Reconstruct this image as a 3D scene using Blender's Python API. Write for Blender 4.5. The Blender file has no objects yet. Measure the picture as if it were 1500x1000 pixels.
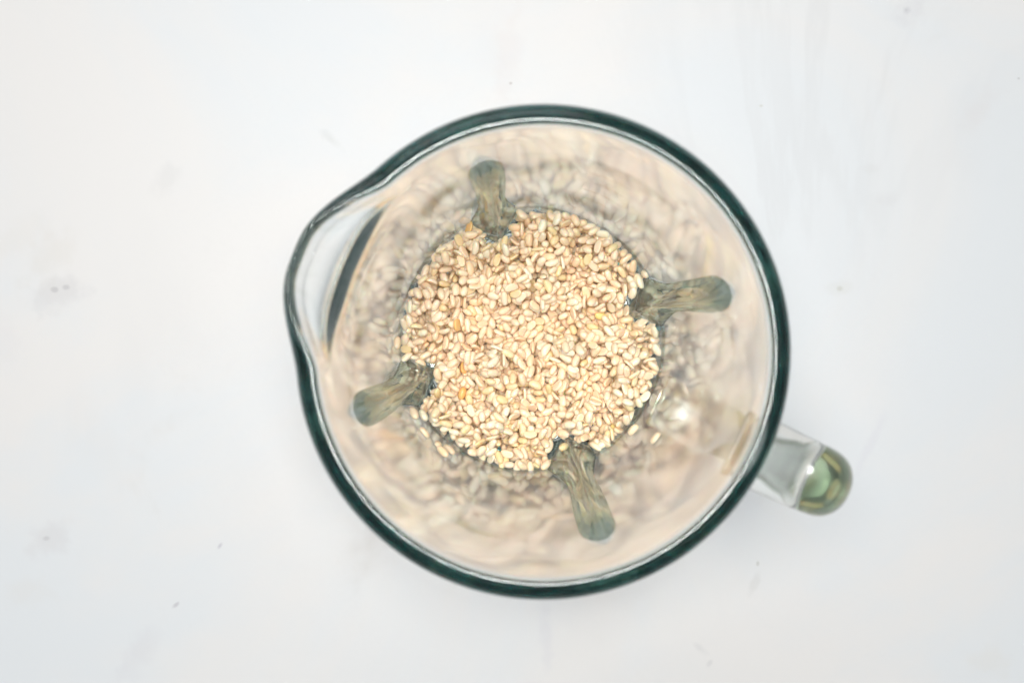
import bpy, bmesh, math, random
from mathutils import Vector, Quaternion, Matrix
R = math.radians
random.seed(7)
scene = bpy.context.scene

# ---------------------------------------------------------------- camera
cam_data = bpy.data.cameras.new("camera")
cam_data.lens = 36.0 * 2600 / 1500
cam_data.sensor_width = 36.0
cam_data.clip_start = 0.01
cam_data.clip_end = 50
cam_data.dof.use_dof = True
cam_data.dof.focus_distance = 0.600
cam_data.dof.aperture_fstop = 15
cam = bpy.data.objects.new("camera", cam_data)
cam.location = (-0.0120, 0.0127, 0.640)
cam.rotation_euler = (-0.0223, -0.0092, 0)
scene.collection.objects.link(cam)
scene.camera = cam

# ---------------------------------------------------------------- light
world = bpy.data.worlds.new("World")
scene.world = world
world.use_nodes = True
bg = world.node_tree.nodes["Background"]
bg.inputs[0].default_value = (0.93, 0.97, 1.0, 1)
bg.inputs[1].default_value = 0.20

def softbox(name, loc, target, size, power, color):
    l = bpy.data.lights.new(name, 'AREA')
    l.shape = 'RECTANGLE'
    l.size, l.size_y = size
    l.energy = power
    l.color = color
    o = bpy.data.objects.new(name, l)
    o.location = loc
    d = Vector(target) - Vector(loc)
    o.rotation_euler = d.to_track_quat('-Z', 'Y').to_euler()
    scene.collection.objects.link(o)
    return o
softbox("added_overhead_lamp", (-0.05, 0.14, 1.75), (0, 0, 0.05), (0.52, 0.48), 31.8, (1.0, 0.985, 0.965))  # added lamp above the jar, there to brighten the beans inside
softbox("window_light", (-0.4, 1.7, 1.2), (0, 0, 0.05), (1.6, 1.2), 9, (1.0, 0.99, 0.98))

scene.view_settings.view_transform = 'Standard'
scene.view_settings.look = 'None'
scene.view_settings.exposure = 0
scene.view_settings.gamma = 1
scene.cycles.max_bounces = 40
scene.cycles.transmission_bounces = 40
scene.cycles.glossy_bounces = 16
scene.cycles.diffuse_bounces = 6
scene.cycles.transparent_max_bounces = 16
scene.cycles.caustics_refractive = True
scene.cycles.caustics_reflective = True
scene.cycles.blur_glossy = 0.3
scene.cycles.sample_clamp_indirect = 0
scene.cycles.use_denoising = True

# ---------------------------------------------------------------- helpers
COL = scene.collection
def link(name, me, mat=None, parent=None, smooth=True):
    if mat: me.materials.append(mat)
    if smooth:
        me.polygons.foreach_set("use_smooth", [True] * len(me.polygons))
    o = bpy.data.objects.new(name, me)
    COL.objects.link(o)
    if parent: o.parent = parent
    return o
def mesh(name, V, F):
    me = bpy.data.meshes.new(name)
    me.from_pydata([(x * .001, y * .001, z * .001) for x, y, z in V], [], F)
    me.update()
    return me
def fix_normals(me):
    bm = bmesh.new(); bm.from_mesh(me)
    bmesh.ops.recalc_face_normals(bm, faces=bm.faces)
    bm.to_mesh(me); bm.free()
def tag(o, label=None, cat=None, group=None, kind=None):
    if label: o["label"] = label
    if cat: o["category"] = cat
    if group: o["group"] = group
    if kind: o["kind"] = kind
    return o
def newmat(name):
    m = bpy.data.materials.new(name); m.use_nodes = True
    nt = m.node_tree; nt.nodes.clear()
    return m, nt, nt.nodes.new, nt.links.new

# ---------------------------------------------------------------- marble
def marble():
    m, nt, N, L = newmat("white_marble")
    out = N("ShaderNodeOutputMaterial"); b = N("ShaderNodeBsdfPrincipled")
    L(b.outputs[0], out.inputs[0])
    tc = N("ShaderNodeTexCoord")
    def noise(scale, detail, rough, dist=0, off=(0, 0, 0), sc=(1, 1, 1), rot=0):
        mp = N("ShaderNodeMapping"); mp.inputs[1].default_value = off
        mp.inputs[2].default_value = (0, 0, rot); mp.inputs[3].default_value = sc
        L(tc.outputs['Object'], mp.inputs[0])
        n = N("ShaderNodeTexNoise"); n.inputs['Scale'].default_value = scale
        n.inputs['Detail'].default_value = detail; n.inputs['Roughness'].default_value = rough
        n.inputs['Distortion'].default_value = dist
        L(mp.outputs[0], n.inputs['Vector'])
        return n.outputs[0]
    def ramp(x, a, b_):
        r = N("ShaderNodeMapRange"); r.interpolation_type = 'SMOOTHSTEP'
        r.inputs[1].default_value = a; r.inputs[2].default_value = b_
        L(x, r.inputs[0]); return r.outputs[0]
    def math_(op, a, b_):
        n = N("ShaderNodeMath"); n.operation = op
        for i, v in enumerate((a, b_)):
            if isinstance(v, (int, float)): n.inputs[i].default_value = v
            else: L(v, n.inputs[i])
        return n.outputs[0]
    def mix(f, a, b_):
        n = N("ShaderNodeMix"); n.data_type = 'RGBA'
        for i, v in ((0, f), (6, a), (7, b_)):
            if isinstance(v, (int, float)): n.inputs[i].default_value = v
            elif isinstance(v, tuple): n.inputs[i].default_value = (*v, 1)
            else: L(v, n.inputs[i])
        return n.outputs[2]
    cold, warm = (0.575, 0.602, 0.622), (0.615, 0.61, 0.603)
    c = mix(ramp(noise(5.5, 6, .6, .8), .38, .62), cold, warm)
    # pale grey drifting veins running up to the right
    v = noise(9, 5, .55, 1.2, off=(3, 1, 0), sc=(1, .28, 1), rot=R(-38))
    band = math_('SUBTRACT', 1, ramp(math_('ABSOLUTE', math_('SUBTRACT', v, .5), 0), 0, .045))
    band = math_('MULTIPLY', band, ramp(noise(6, 3, .5, 0, off=(9, 4, 0)), .5, .72))
    c = mix(math_('MULTIPLY', band, .30), c, (0.49, 0.50, 0.51))
    cl = math_('MULTIPLY', ramp(noise(14, 5, .6, .4, off=(1, 7, 0)), .6, .8), ramp(noise(4, 2, .5, 0, off=(5, 5, 0)), .45, .65))
    c = mix(math_('MULTIPLY', cl, .8), c, (0.51, 0.50, 0.485))
    # single smudges and specks of the slab: (x mm, y mm, rx, ry, angle, strength, tone)
    SM = [(135.7, 117.6, 3.0, 2.6, 0, 0.5, (0.42, 0.43, 0.47)), (135.7, 117.6, 9, 7, 20, 0.2, (0.6, 0.6, 0.65)), (-170.6, 17.1, 1.6, 1.2, 0, 0.45, (0.4, 0.4, 0.42)), (-166.4, 17.9, 1.5, 1.2, 0, 0.4, (0.4, 0.4, 0.42)), (-169.4, 16.1, 14, 9, 20, 0.28, (0.62, 0.62, 0.64)), (-171.7, 29.1, 17, 9, 50, 0.22, (0.74, 0.71, 0.66)), (-6.6, 91.2, 1.0, 0.8, 0, 0.4, (0.35, 0.3, 0.3)), (-7.6, 101.5, 22, 7, 80, 0.14, (0.75, 0.66, 0.64)), (112.2, 17.4, 1.5, 1.2, 0, 0.35, (0.5, 0.52, 0.45)), (112.2, 17.4, 7, 3.5, 10, 0.15, (0.65, 0.65, 0.6)), (-111.6, -75.3, 2.0, 1.0, 50, 0.38, (0.42, 0.4, 0.48)), (-127.4, -96.5, 2.4, 1.0, 42, 0.38, (0.42, 0.4, 0.45)), (-174.1, -72.5, 1.5, 1, 0, 0.35, (0.4, 0.4, 0.42)), (-172.3, -72.0, 12, 8, 30, 0.25, (0.66, 0.65, 0.67)), (-179.8, -91.5, 14, 8, 10, 0.16, (0.75, 0.72, 0.68)), (82.9, -82.0, 1.2, 0.8, 80, 0.35, (0.45, 0.45, 0.42)), (81.7, -89.4, 6, 2, 70, 0.2, (0.6, 0.6, 0.58)), (-140.6, -112.6, 18, 7, 60, 0.22, (0.68, 0.68, 0.72)), (-130.0, 56.8, 9, 5, 50, 0.2, (0.66, 0.66, 0.66)), (-71.1, 70.8, 6, 2.5, -40, 0.25, (0.6, 0.62, 0.62)), (161.3, 80.9, 14, 6, 50, 0.16, (0.72, 0.68, 0.68)), (122.4, 60.7, 5, 3, 0, 0.15, (0.65, 0.65, 0.65)), (129.3, 48.9, 6, 4, 0, 0.15, (0.66, 0.66, 0.68)), (61.9, -112.5, 2, 5, 50, 0.25, (0.62, 0.62, 0.64)), (65.7, -117.9, 2, 1.2, 50, 0.3, (0.6, 0.6, 0.62)), (6.2, -106.7, 3.5, 22, 4, 0.2, (0.68, 0.68, 0.74)), (123.6, -38.7, 2.5, 16, -25, 0.2, (0.68, 0.68, 0.76)), (83.6, 83.2, 1, 0.7, 0, 0.3, (0.5, 0.5, 0.4)), (176.5, 93.1, 0.9, 0.7, 0, 0.35, (0.4, 0.4, 0.4)), (-189.1, -1.5, 12, 14, 0, 0.14, (0.74, 0.72, 0.74)), (-182.7, 36.5, 16, 8, 30, 0.12, (0.76, 0.72, 0.66)), (167.4, -118.1, 12, 8, 0, 0.16, (0.75, 0.72, 0.66))]
    wob = N("ShaderNodeTexNoise"); wob.inputs['Scale'].default_value = 160; wob.inputs['Detail'].default_value = 3
    L(tc.outputs['Object'], wob.inputs['Vector'])
    for x, y, rx, ry, an, st, tone in SM:
        mp = N("ShaderNodeMapping"); mp.vector_type = 'TEXTURE'
        mp.inputs[1].default_value = (x * .001, y * .001, 0); mp.inputs[2].default_value = (0, 0, R(an))
        mp.inputs[3].default_value = (rx * .001, ry * .001, 1)
        L(tc.outputs['Object'], mp.inputs[0])
        ln = N("ShaderNodeVectorMath"); ln.operation = 'LENGTH'
        z0 = N("ShaderNodeVectorMath"); z0.operation = 'MULTIPLY'; z0.inputs[1].default_value = (1, 1, 0)
        L(mp.outputs[0], z0.inputs[0]); L(z0.outputs[0], ln.inputs[0])
        d = math_('ADD', ln.outputs['Value'], math_('MULTIPLY', math_('SUBTRACT', wob.outputs[0], .5), 1.6))
        f = math_('MULTIPLY', ramp(d, 1.0, 0.1), min(.9, st * 1.3))
        c = mix(f, c, tuple(q * .74 for q in tone))
    L(c, b.inputs['Base Color'])
    b.inputs['Roughness'].default_value = .42
    b.inputs['Specular IOR Level'].default_value = .35
    return m

# ---------------------------------------------------------------- glass
def glass(name, dens, col, inner_haze=0.0, surf=(1, 1, 1), rough=0.0):
    m, nt, N, L = newmat(name)
    out = N("ShaderNodeOutputMaterial"); g = N("ShaderNodeBsdfGlass")
    g.inputs['IOR'].default_value = 1.5; g.inputs['Roughness'].default_value = rough
    g.inputs['Color'].default_value = (*surf, 1)
    L(g.outputs[0], out.inputs[0])
    if inner_haze:      # added roughness that blurs bean reflections in the inner wall
        tc = N("ShaderNodeTexCoord"); sx = N("ShaderNodeSeparateXYZ"); L(tc.outputs['Object'], sx.inputs[0])
        cb = N("ShaderNodeCombineXYZ"); L(sx.outputs[0], cb.inputs[0]); L(sx.outputs[1], cb.inputs[1])
        ln = N("ShaderNodeVectorMath"); ln.operation = 'LENGTH'; L(cb.outputs[0], ln.inputs[0])
        ma = N("ShaderNodeMath"); ma.operation = 'MULTIPLY_ADD'; ma.inputs[1].default_value = -.0806; L(sx.outputs[2], ma.inputs[0]); L(ln.outputs['Value'], ma.inputs[2])
        mr = N("ShaderNodeMapRange"); mr.inputs[1].default_value = .0423; mr.inputs[2].default_value = .0432; mr.inputs[3].default_value = inner_haze; mr.inputs[4].default_value = 0
        L(ma.outputs[0], mr.inputs[0]); L(mr.outputs[0], g.inputs['Roughness'])
    if dens == 0 or inner_haze:      # white mixed into wall and rib glass to lighten it and mute reflections
        df = N("ShaderNodeBsdfTranslucent") if dens == 0 else N("ShaderNodeBsdfDiffuse")
        df.inputs['Color'].default_value = (0.84, 0.92, 0.83, 1) if dens == 0 else (0.90, 0.90, 0.90, 1)
        ms = N("ShaderNodeMixShader"); L(g.outputs[0], ms.inputs[1]); L(df.outputs[0], ms.inputs[2]); L(ms.outputs[0], out.inputs[0])
        if dens == 0: ms.inputs[0].default_value = .17
        else:
            nz = N("ShaderNodeTexNoise"); nz.inputs['Scale'].default_value = 55; nz.inputs['Detail'].default_value = 3
            L(tc.outputs['Object'], nz.inputs['Vector'])
            m1 = N("ShaderNodeMapRange"); m1.inputs[1].default_value = 0; m1.inputs[2].default_value = inner_haze; L(mr.outputs[0], m1.inputs[0])
            m2 = N("ShaderNodeMapRange"); m2.inputs[1].default_value = .35; m2.inputs[2].default_value = .65; m2.inputs[3].default_value = .02; m2.inputs[4].default_value = .09; L(nz.outputs[0], m2.inputs[0])
            m3 = N("ShaderNodeMath"); m3.operation = 'MULTIPLY'; L(m1.outputs[0], m3.inputs[0]); L(m2.outputs[0], m3.inputs[1]); m4 = N('ShaderNodeMapRange'); m4.inputs[1].default_value = .183; m4.inputs[2].default_value = .176; L(sx.outputs[2], m4.inputs[0]); m5 = N('ShaderNodeMath'); m5.operation = 'MULTIPLY'; L(m3.outputs[0], m5.inputs[0]); L(m4.outputs[0], m5.inputs[1]); L(m5.outputs[0], ms.inputs[0])
    if dens == 0: return m
    v = N("ShaderNodeVolumeAbsorption"); v.inputs['Color'].default_value = (*col, 1); v.inputs['Density'].default_value = dens
    L(v.outputs[0], out.inputs['Volume'])
    return m
GLASS = glass("green_tinted_glass", 11.5, (0.02, 0.50, 0.48), inner_haze=.06)
GLASS_RIB = glass("ribbed_glass", 0, (1, 1, 1), surf=(0.90, 0.97, 0.92))
GLASS_HANDLE = glass("handle_glass", 7, (0.42, 0.60, 0.34), rough=.11)

# table
bm = bmesh.new(); bmesh.ops.create_cube(bm, size=1)
bmesh.ops.scale(bm, vec=(2.4, 1.8, .03), verts=bm.verts)
bmesh.ops.bevel(bm, geom=bm.edges[:], offset=.003, segments=2, affect='EDGES')
me = bpy.data.meshes.new("marble_tabletop"); bm.to_mesh(me); bm.free()
t = link("marble_tabletop", me, marble(), smooth=False)
t.location = (0, 0, -.015)
tag(t, "white marble tabletop with faint grey and beige clouding under the jar", kind="structure")

# ---------------------------------------------------------------- jar
FLOOR = 26.0
SPOUT = R(158.5)
def rin(z): return 44 + (z - 45) * 12.5 / 155 + (1.0 * math.sin(math.pi * (z - 45) / 155) if 45 < z < 200 else 0)
def rin_w(t, z):
    k = max(0, min(1, (z - 50) / 15)) * max(0, min(1, (190 - z) / 15))
    return rin(z) + .10 * k * (math.sin(6 * t + .5) * math.sin(.075 * z + 2 * math.sin(2 * t)) + .6 * math.sin(11 * t + .02 * z))
def wall(z): return 4.3 + .6 * max(0, min(1, (z - 150) / 45))
def wave(t, z):
    k = max(0, min(1, (z - 34) / 10)) * max(0, min(1, (188 - z) / 14))
    s = (math.sin(7 * t + .03 * z + 1.3) * math.sin(.08 * z + 1.1 * math.sin(3 * t))
         + .6 * math.sin(13 * t - .04 * z + .4) * math.sin(.11 * z + 2 * math.sin(5 * t + 1))
         + .25 * math.sin(19 * t + .05 * z) * math.sin(.17 * z + 1.5 * math.sin(7 * t)))
    return WAVE * k * s
WAVE = .09
def rout(t, z): return rin(z) + wall(z) + wave(t, z)
def sm(x): x = max(0, min(1, x)); return x * x * (3 - 2 * x)
Z0 = 175.0
def spout_push(t, z, outer):
    d = abs((t - SPOUT + math.pi) % (2 * math.pi) - math.pi)
    w = sm(min(1, (1 - d / R(27)) * 1.15))
    z0 = Z0 
    shelf = sm((z - z0) / 14.0) * 5.5
    rise = max(0, (z - z0 - 2) / (198 - z0)) * (2.4 if outer else 5.9)
    return w * (shelf + rise - 2.2 * sm((z - 140) / 32))
def zlist():
    z, L = 18.0, []
    while z < 190:
        L.append(z); z += .7 if 166 < z < 186 else 2.4
    return L

def profile(t):
    P = []                                    # (r, z, kind) from under the base to the inner floor centre
    for r, z in ((0, 20), (12, 20), (24, 20), (34, 19.6), (37, 18), (38.6, 15), (39.5, 8), (40.2, 3), (41.2, .8), (42.6, 0), (45, 0), (46.4, .7), (47, 2.4), (47.1, 6), (46.9, 10), (46.8, 14)):
        P.append((r, z))
    for z in zlist(): P.append((rout(t, z), z))
    # rim: outward bead, rounded top
    ri, ro = rin(196), 62.2
    P += [(rout(t, 189.5), 189.5), (61.5, 191.3), (62.1, 192.8)]
    c = (ri + ro) / 2; h = (ro - ri) / 2
    for k in range(0, 15):
        a = k / 14 * math.pi
        ca, sa = math.cos(a), math.sin(a)
        P.append((c + h * math.copysign(abs(ca) ** .75, ca), 195.0 + 4.2 * sa ** .7 - 1.15 * math.copysign(abs(ca) ** .75, ca)))
    P.append((rin_w(t, 193.5), 193.5))
    for z in reversed(zlist()):
        if z > FLOOR + 9: P.append((rin_w(t, z), z))
    zc, rc = FLOOR + 8, rin(FLOOR + 8)
    for k in range(0, 9):
        a = k / 8 * math.pi / 2
        P.append((rc - 8 * (1 - math.cos(a)), zc - 8 * math.sin(a)))
    P += [(26, FLOOR), (13, FLOOR), (0, FLOOR)]
    return P
RIBS = ((106.5, 151, 4.3, 8.4, .12, "upper glass rib rising above the top of the heap"),
        (17.0, 159, 4.4, 8.6, -.15, "right glass rib with a blunt teal end"),
        (-71.5, 161, 4.4, 8.8, .1, "lower glass rib with a loose bean lying on it"),
        (-160.0, 154, 4.4, 8.4, -.1, "left glass rib below the pouring lip"))
def rib_bump(t, z):
    """height of the moulded rib at this place of the wall, and which rib it belongs to"""
    for n, (A, top, hw0, prot, skew, lb) in enumerate(RIBS):
        d = (t - R(A) + math.pi) % (2 * math.pi) - math.pi
        if abs(d) > R(14) or z > top: continue
        e = 1.0 if z < top - 24 else max(0.0, 1 - ((z - top + 24) / 24) ** 2.6) ** .6
        hw = (hw0 + 4.6 * math.exp(-(max(0, z - 38) / 20) ** 2) + .7 * math.sin((z - 82) / (top - 60) * math.pi)) * (.12 + .88 * e)
        u = (d * rin(z) - .35 * math.sin(z * .05 + A)) / hw
        if abs(u) >= 1: continue
        uu = u - skew * (1 - u * u)
        h = prot * (1 - max(0, z - 40) / 210) * (1 - abs(uu) ** 1.5) ** .75 * e
        h *= 1 + .05 * math.sin(z * .13 + A * 5)
        return h * sm((z - FLOOR) / 8), n
    return 0.0, -1
def build_body():
    ts, a = [], -180.0
    while a < 180 - 1e-6:
        ts.append(R(a))
        close = any(abs((a - b[0] + 180) % 360 - 180) < 13 for b in RIBS)
        a = round(a + (.25 if close else 1.0), 4)
    nt = len(ts)
    V, F = [], []
    rings = [profile(t) for t in ts]
    n = len(rings[0])
    own = []
    inner0 = n - 1 - [p for p in reversed(range(n)) if rings[0][p][1] == 193.5][0] if 0 else [p for p in range(n) if rings[0][p][1] == 193.5][0]
    for j in range(1, n - 1):
        for i in range(nt):
            t = ts[i]
            r, z = rings[i][j]
            who = -1
            if z > 140:
                f = max(0, min(1, (62.15 - r) / 5.6)) if z > 190 else float(r < rin(z) + 2)
                r += spout_push(t, z, True) * (1 - f) + spout_push(t, z, False) * f
            if 15 < z < 165:
                h, who = rib_bump(t, z)
                if j > inner0: r -= h if r > 30 else 0
                else:
                    r -= .38 * h * sm((z - 30) / 14); who = -1
            own.append(who)
            V.append((r * math.cos(t), r * math.sin(t), z))
    m = n - 2
    RF = [[] for _ in RIBS]
    for j in range(m - 1):
        for i in range(nt):
            a, b = j * nt + i, j * nt + (i + 1) % nt
            f = (a, b, b + nt, a + nt)
            w = max(own[q] for q in f)
            (RF[w] if w >= 0 and j + 1 > inner0 else F).append(f)
    V.append((0, 0, rings[0][0][1])); c0 = len(V) - 1
    V.append((0, 0, FLOOR)); c1 = len(V) - 1
    for i in range(nt):
        F.append((c0, (i + 1) % nt, i))
        F.append((c1, (m - 1) * nt + i, (m - 1) * nt + (i + 1) % nt))
    # consistent outward winding: outer wall faces point outward, inner wall faces into the jar
    F = [tuple(f) for f in F]
    def sub(name, faces):
        used = sorted({q for f in faces for q in f}); ix = {q: k for k, q in enumerate(used)}
        return mesh(name, [V[q] for q in used], [tuple(ix[q] for q in f) for f in faces])
    return sub("body", F), [sub("rib", f) for f in RF]
jar = bpy.data.objects.new("blender_jar", None)
COL.objects.link(jar)
tag(jar, "round green tinted glass blender jar with pouring spout and side handle, seen from above", "blender jar")
body_me, rib_mes = build_body()
body = link("body", body_me, GLASS, jar)
tag(body, "tapering clear glass body with thick dark teal rim and pouring lip")
for (a, top, hw0, pr, sk, lb), me in zip(RIBS, rib_mes):
    o = link("rib", me, GLASS_RIB, jar)
    tag(o, lb)

# handle
def build_handle():
    A = R(-25.2)
    ctr = [(58.5, 182), (64, 181.2), (70, 180.2), (75, 179.0), (78.6, 177.2), (80.8, 174.5), (81.5, 170), (81.5, 160), (81.0, 140), (80.6, 115), (79.6, 92), (77.5, 76), (73, 66), (66, 60.5), (58, 58.5), (51.5, 58)]
    # densify with Catmull-Rom
    pts = []
    for i in range(len(ctr) - 1):
        p0 = ctr[max(i - 1, 0)]; p1 = ctr[i]; p2 = ctr[i + 1]; p3 = ctr[min(i + 2, len(ctr) - 1)]
        for k in range(4):
            s = k / 4
            pts.append(tuple(.5 * ((2 * p1[c]) + (-p0[c] + p2[c]) * s + (2 * p0[c] - 5 * p1[c] + 4 * p2[c] - p3[c]) * s * s + (-p0[c] + 3 * p1[c] - 3 * p2[c] + p3[c]) * s ** 3) for c in (0, 1)))
    pts.append(ctr[-1])
    n = 40; V, F = [], []
    for i, (r, z) in enumerate(pts):
        a = pts[max(i - 1, 0)]; b = pts[min(i + 1, len(pts) - 1)]
        tx, tz = b[0] - a[0], b[1] - a[1]; l = math.hypot(tx, tz); tx, tz = tx / l, tz / l
        nx, nz = -tz, tx                      # outward/upward normal in the radial plane
        f = i / (len(pts) - 1)
        hwid = 9.6 - .4 * math.sin(math.pi * f)
        g = sm((r - 71) / 9) if i < len(pts) / 2 else sm((z - 58) / 22)
        for k in range(n):
            q = 2 * math.pi * k / n
            c_, s_ = math.cos(q), math.sin(q)
            e = (.62 + .33 * g) if s_ > 0 else .62 - .22 * g
            w = hwid * math.copysign(abs(c_) ** (.62 + (.3 * g if s_ > 0 else -.2 * g)), c_)
            h = ((5 + 3.4 * g) if s_ > 0 else (5 - 1.4 * g)) * math.copysign(abs(s_) ** e, s_)
            x = r + nx * h; zz = z + nz * h
            if i in (0, len(pts) - 1):
                x = math.sqrt(max(1, (rout(A, zz) + .5) ** 2 - w * w))
            V.append((x * math.cos(A) - w * math.sin(A), x * math.sin(A) + w * math.cos(A), zz))
    for j in range(len(pts) - 1):
        for k in range(n):
            a, b = j * n + k, j * n + (k + 1) % n
            F.append((a, b, b + n, a + n))
    F.append(tuple(range(n))); F.append(tuple((len(pts) - 1) * n + k for k in range(n)))
    me = mesh("handle", V, F); fix_normals(me)
    return me
o = link("handle", build_handle(), GLASS_HANDLE, jar)
tag(o, "solid glass handle, clear along its top and green at its rounded outer end")

# moulded measuring marks on the outside of the wall
def build_mark(A, z, length, hgt, dep):
    V, F = [], []
    n = 8
    for k in range(n + 1):
        t = A + (k / n - .5) * length / rin(z)
        e = math.sqrt(max(.05, 1 - (2 * k / n - 1) ** 4))
        for dr, dz in ((.04, -hgt * e), (.04 + dep * e, -hgt * .5 * e), (.04 + dep * e, hgt * .5 * e), (.04, hgt * e)):
            r = rout(t, z + dz) + dr
            V.append((r * math.cos(t), r * math.sin(t), z + dz))
    for k in range(n):
        for j in range(4):
            a, b = k * 4 + j, k * 4 + (j + 1) % 4
            F.append((a, b, b + 4, a + 4))
    F.append((0, 1, 2, 3)); F.append(tuple(4 * n + j for j in range(4)))
    me = mesh("measuring_mark", V, F); fix_normals(me)
    return me
for A, z, ln in ((66, 78, 9), (65.5, 94, 13), (65, 110, 9), (66, 126, 13), (3.5, 132, 4), (3, 146, 6), (198, 70, 8), (240, 90, 9), (241, 104, 12)):
    o = link("measuring_mark", build_mark(R(A), z, ln, .7, .45), GLASS, jar)

# ---------------------------------------------------------------- beans
def bean_material():
    m, nt, N, L = newmat("hulled_bean")
    out = N("ShaderNodeOutputMaterial"); b = N("ShaderNodeBsdfPrincipled")
    L(b.outputs[0], out.inputs[0])
    oi = N("ShaderNodeObjectInfo"); ge = N("ShaderNodeNewGeometry")
    ad = N("ShaderNodeMath"); ad.operation = 'ADD'; L(oi.outputs['Random'], ad.inputs[0]); L(ge.outputs['Random Per Island'], ad.inputs[1])
    fr = N("ShaderNodeMath"); fr.operation = 'FRACT'; L(ad.outputs[0], fr.inputs[0])
    cr = N("ShaderNodeValToRGB"); L(fr.outputs[0], cr.inputs[0])
    e = cr.color_ramp.elements
    e[0].position = 0; e[0].color = (0.96, 0.685, 0.43, 1)
    e[1].position = 1; e[1].color = (0.97, 0.73, 0.49, 1)
    for p, c in ((.2, (0.98, 0.79, 0.57)), (.45, (0.97, 0.715, 0.48)), (.62, (0.97, 0.86, 0.65)), (.8, (0.97, 0.72, 0.50)), (.93, (0.88, 0.70, 0.36))):
        q = e.new(p); q.color = (*c, 1)
    tc = N("ShaderNodeTexCoord"); no = N("ShaderNodeTexNoise"); no.inputs['Scale'].default_value = 420; no.inputs['Detail'].default_value = 2
    L(tc.outputs['Object'], no.inputs['Vector'])
    mr = N("ShaderNodeMapRange"); mr.inputs[1].default_value = .42; mr.inputs[2].default_value = .75; mr.inputs[4].default_value = .4
    L(no.outputs[0], mr.inputs[0])
    mx = N("ShaderNodeMix"); mx.data_type = 'RGBA'; mx.inputs[7].default_value = (0.98, 0.81, 0.61, 1)
    L(mr.outputs[0], mx.inputs[0]); L(cr.outputs[0], mx.inputs[6])
    L(mx.outputs[2], b.inputs['Base Color'])
    b.inputs['Roughness'].default_value = .33
    b.inputs['Specular IOR Level'].default_value = .4
    b.inputs['Subsurface Weight'].default_value = .3
    b.inputs['Subsurface Radius'].default_value = (1, .55, .25)
    b.inputs['Subsurface Scale'].default_value = .0016
    return m
def plain_bean(name, col):
    m, nt, N, L = newmat(name)
    out = N("ShaderNodeOutputMaterial"); b = N("ShaderNodeBsdfPrincipled"); L(b.outputs[0], out.inputs[0])
    tc = N("ShaderNodeTexCoord"); no = N("ShaderNodeTexNoise"); no.inputs['Scale'].default_value = 500
    L(tc.outputs['Object'], no.inputs['Vector'])
    mx = N("ShaderNodeMix"); mx.data_type = 'RGBA'; mx.inputs[6].default_value = (*col, 1); mx.inputs[7].default_value = (0.9, .62, .30, 1)
    mr = N("ShaderNodeMapRange"); mr.inputs[1].default_value = .45; mr.inputs[2].default_value = .7; mr.inputs[4].default_value = .6
    L(no.outputs[0], mr.inputs[0]); L(mr.outputs[0], mx.inputs[0])
    L(mx.outputs[2], b.inputs['Base Color']); b.inputs['Roughness'].default_value = .35
    b.inputs['Subsurface Weight'].default_value = .3; b.inputs['Subsurface Radius'].default_value = (1, .5, .2); b.inputs['Subsurface Scale'].default_value = .001
    return m
BEAN = bean_material()
ORANGE = plain_bean("orange_bean", (0.86, 0.52, 0.19))
YELLOW = plain_bean("yellow_bean", (0.93, 0.75, 0.30))
KINDS = [(4.8, 2.8, 2.6, 0), (4.4, 2.75, 2.45, 0), (5.0, 2.7, 2.4, 0), (4.7, 2.95, 2.5, 1), (4.3, 2.8, 2.3, 1), (4.9, 2.4, 2.2, 0), (3.8, 2.5, 2.2, 0), (4.7, 2.7, 1.8, 1)]
def bean_verts(L_, W, H, half, n=12, rings=9, bend=0.0):
    V, F = [], []
    for i in range(1, rings):
        ph = -math.pi / 2 + math.pi * i / rings
        for k in range(n):
            th = 2 * math.pi * k / n
            x = math.copysign(abs(math.sin(ph)) ** .88, math.sin(ph)) * L_ / 2
            c = math.cos(ph) ** .82
            ct, st = math.cos(th), math.sin(th)
            y = c * math.copysign(abs(ct) ** .92, ct) * W / 2
            z = c * math.copysign(abs(st) ** .92, st) * H / 2
            if half: z = max(z, -H * .20 - .12 * (1 - c))
            y += bend * (x / L_ * 2) ** 2
            y *= 1 + .05 * x / L_
            V.append((x, y, z))
    m = rings - 1
    for j in range(m - 1):
        for k in range(n):
            a, b = j * n + k, j * n + (k + 1) % n
            F.append((a, b, b + n, a + n))
    V += [(-L_ / 2, bend, 0), (L_ / 2, bend, 0)]
    for k in range(n):
        F.append((len(V) - 2, (k + 1) % n, k))
        F.append((len(V) - 1, (m - 1) * n + k, (m - 1) * n + (k + 1) % n))
    return V, F
SHAPES = [bean_verts(*k, bend=b) for k, b in zip(KINDS, (.25, 0.0, .4, .1, 0.0, .3, .1, .25))]
MESHES = {}
def bean_mesh(k, mat):
    key = (k, mat.name)
    if key not in MESHES:
        me = mesh("bean", *SHAPES[k])
        me.polygons.foreach_set("use_smooth", [True] * len(me.polygons))
        me.materials.append(mat)
        MESHES[key] = me
    return MESHES[key]
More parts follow.
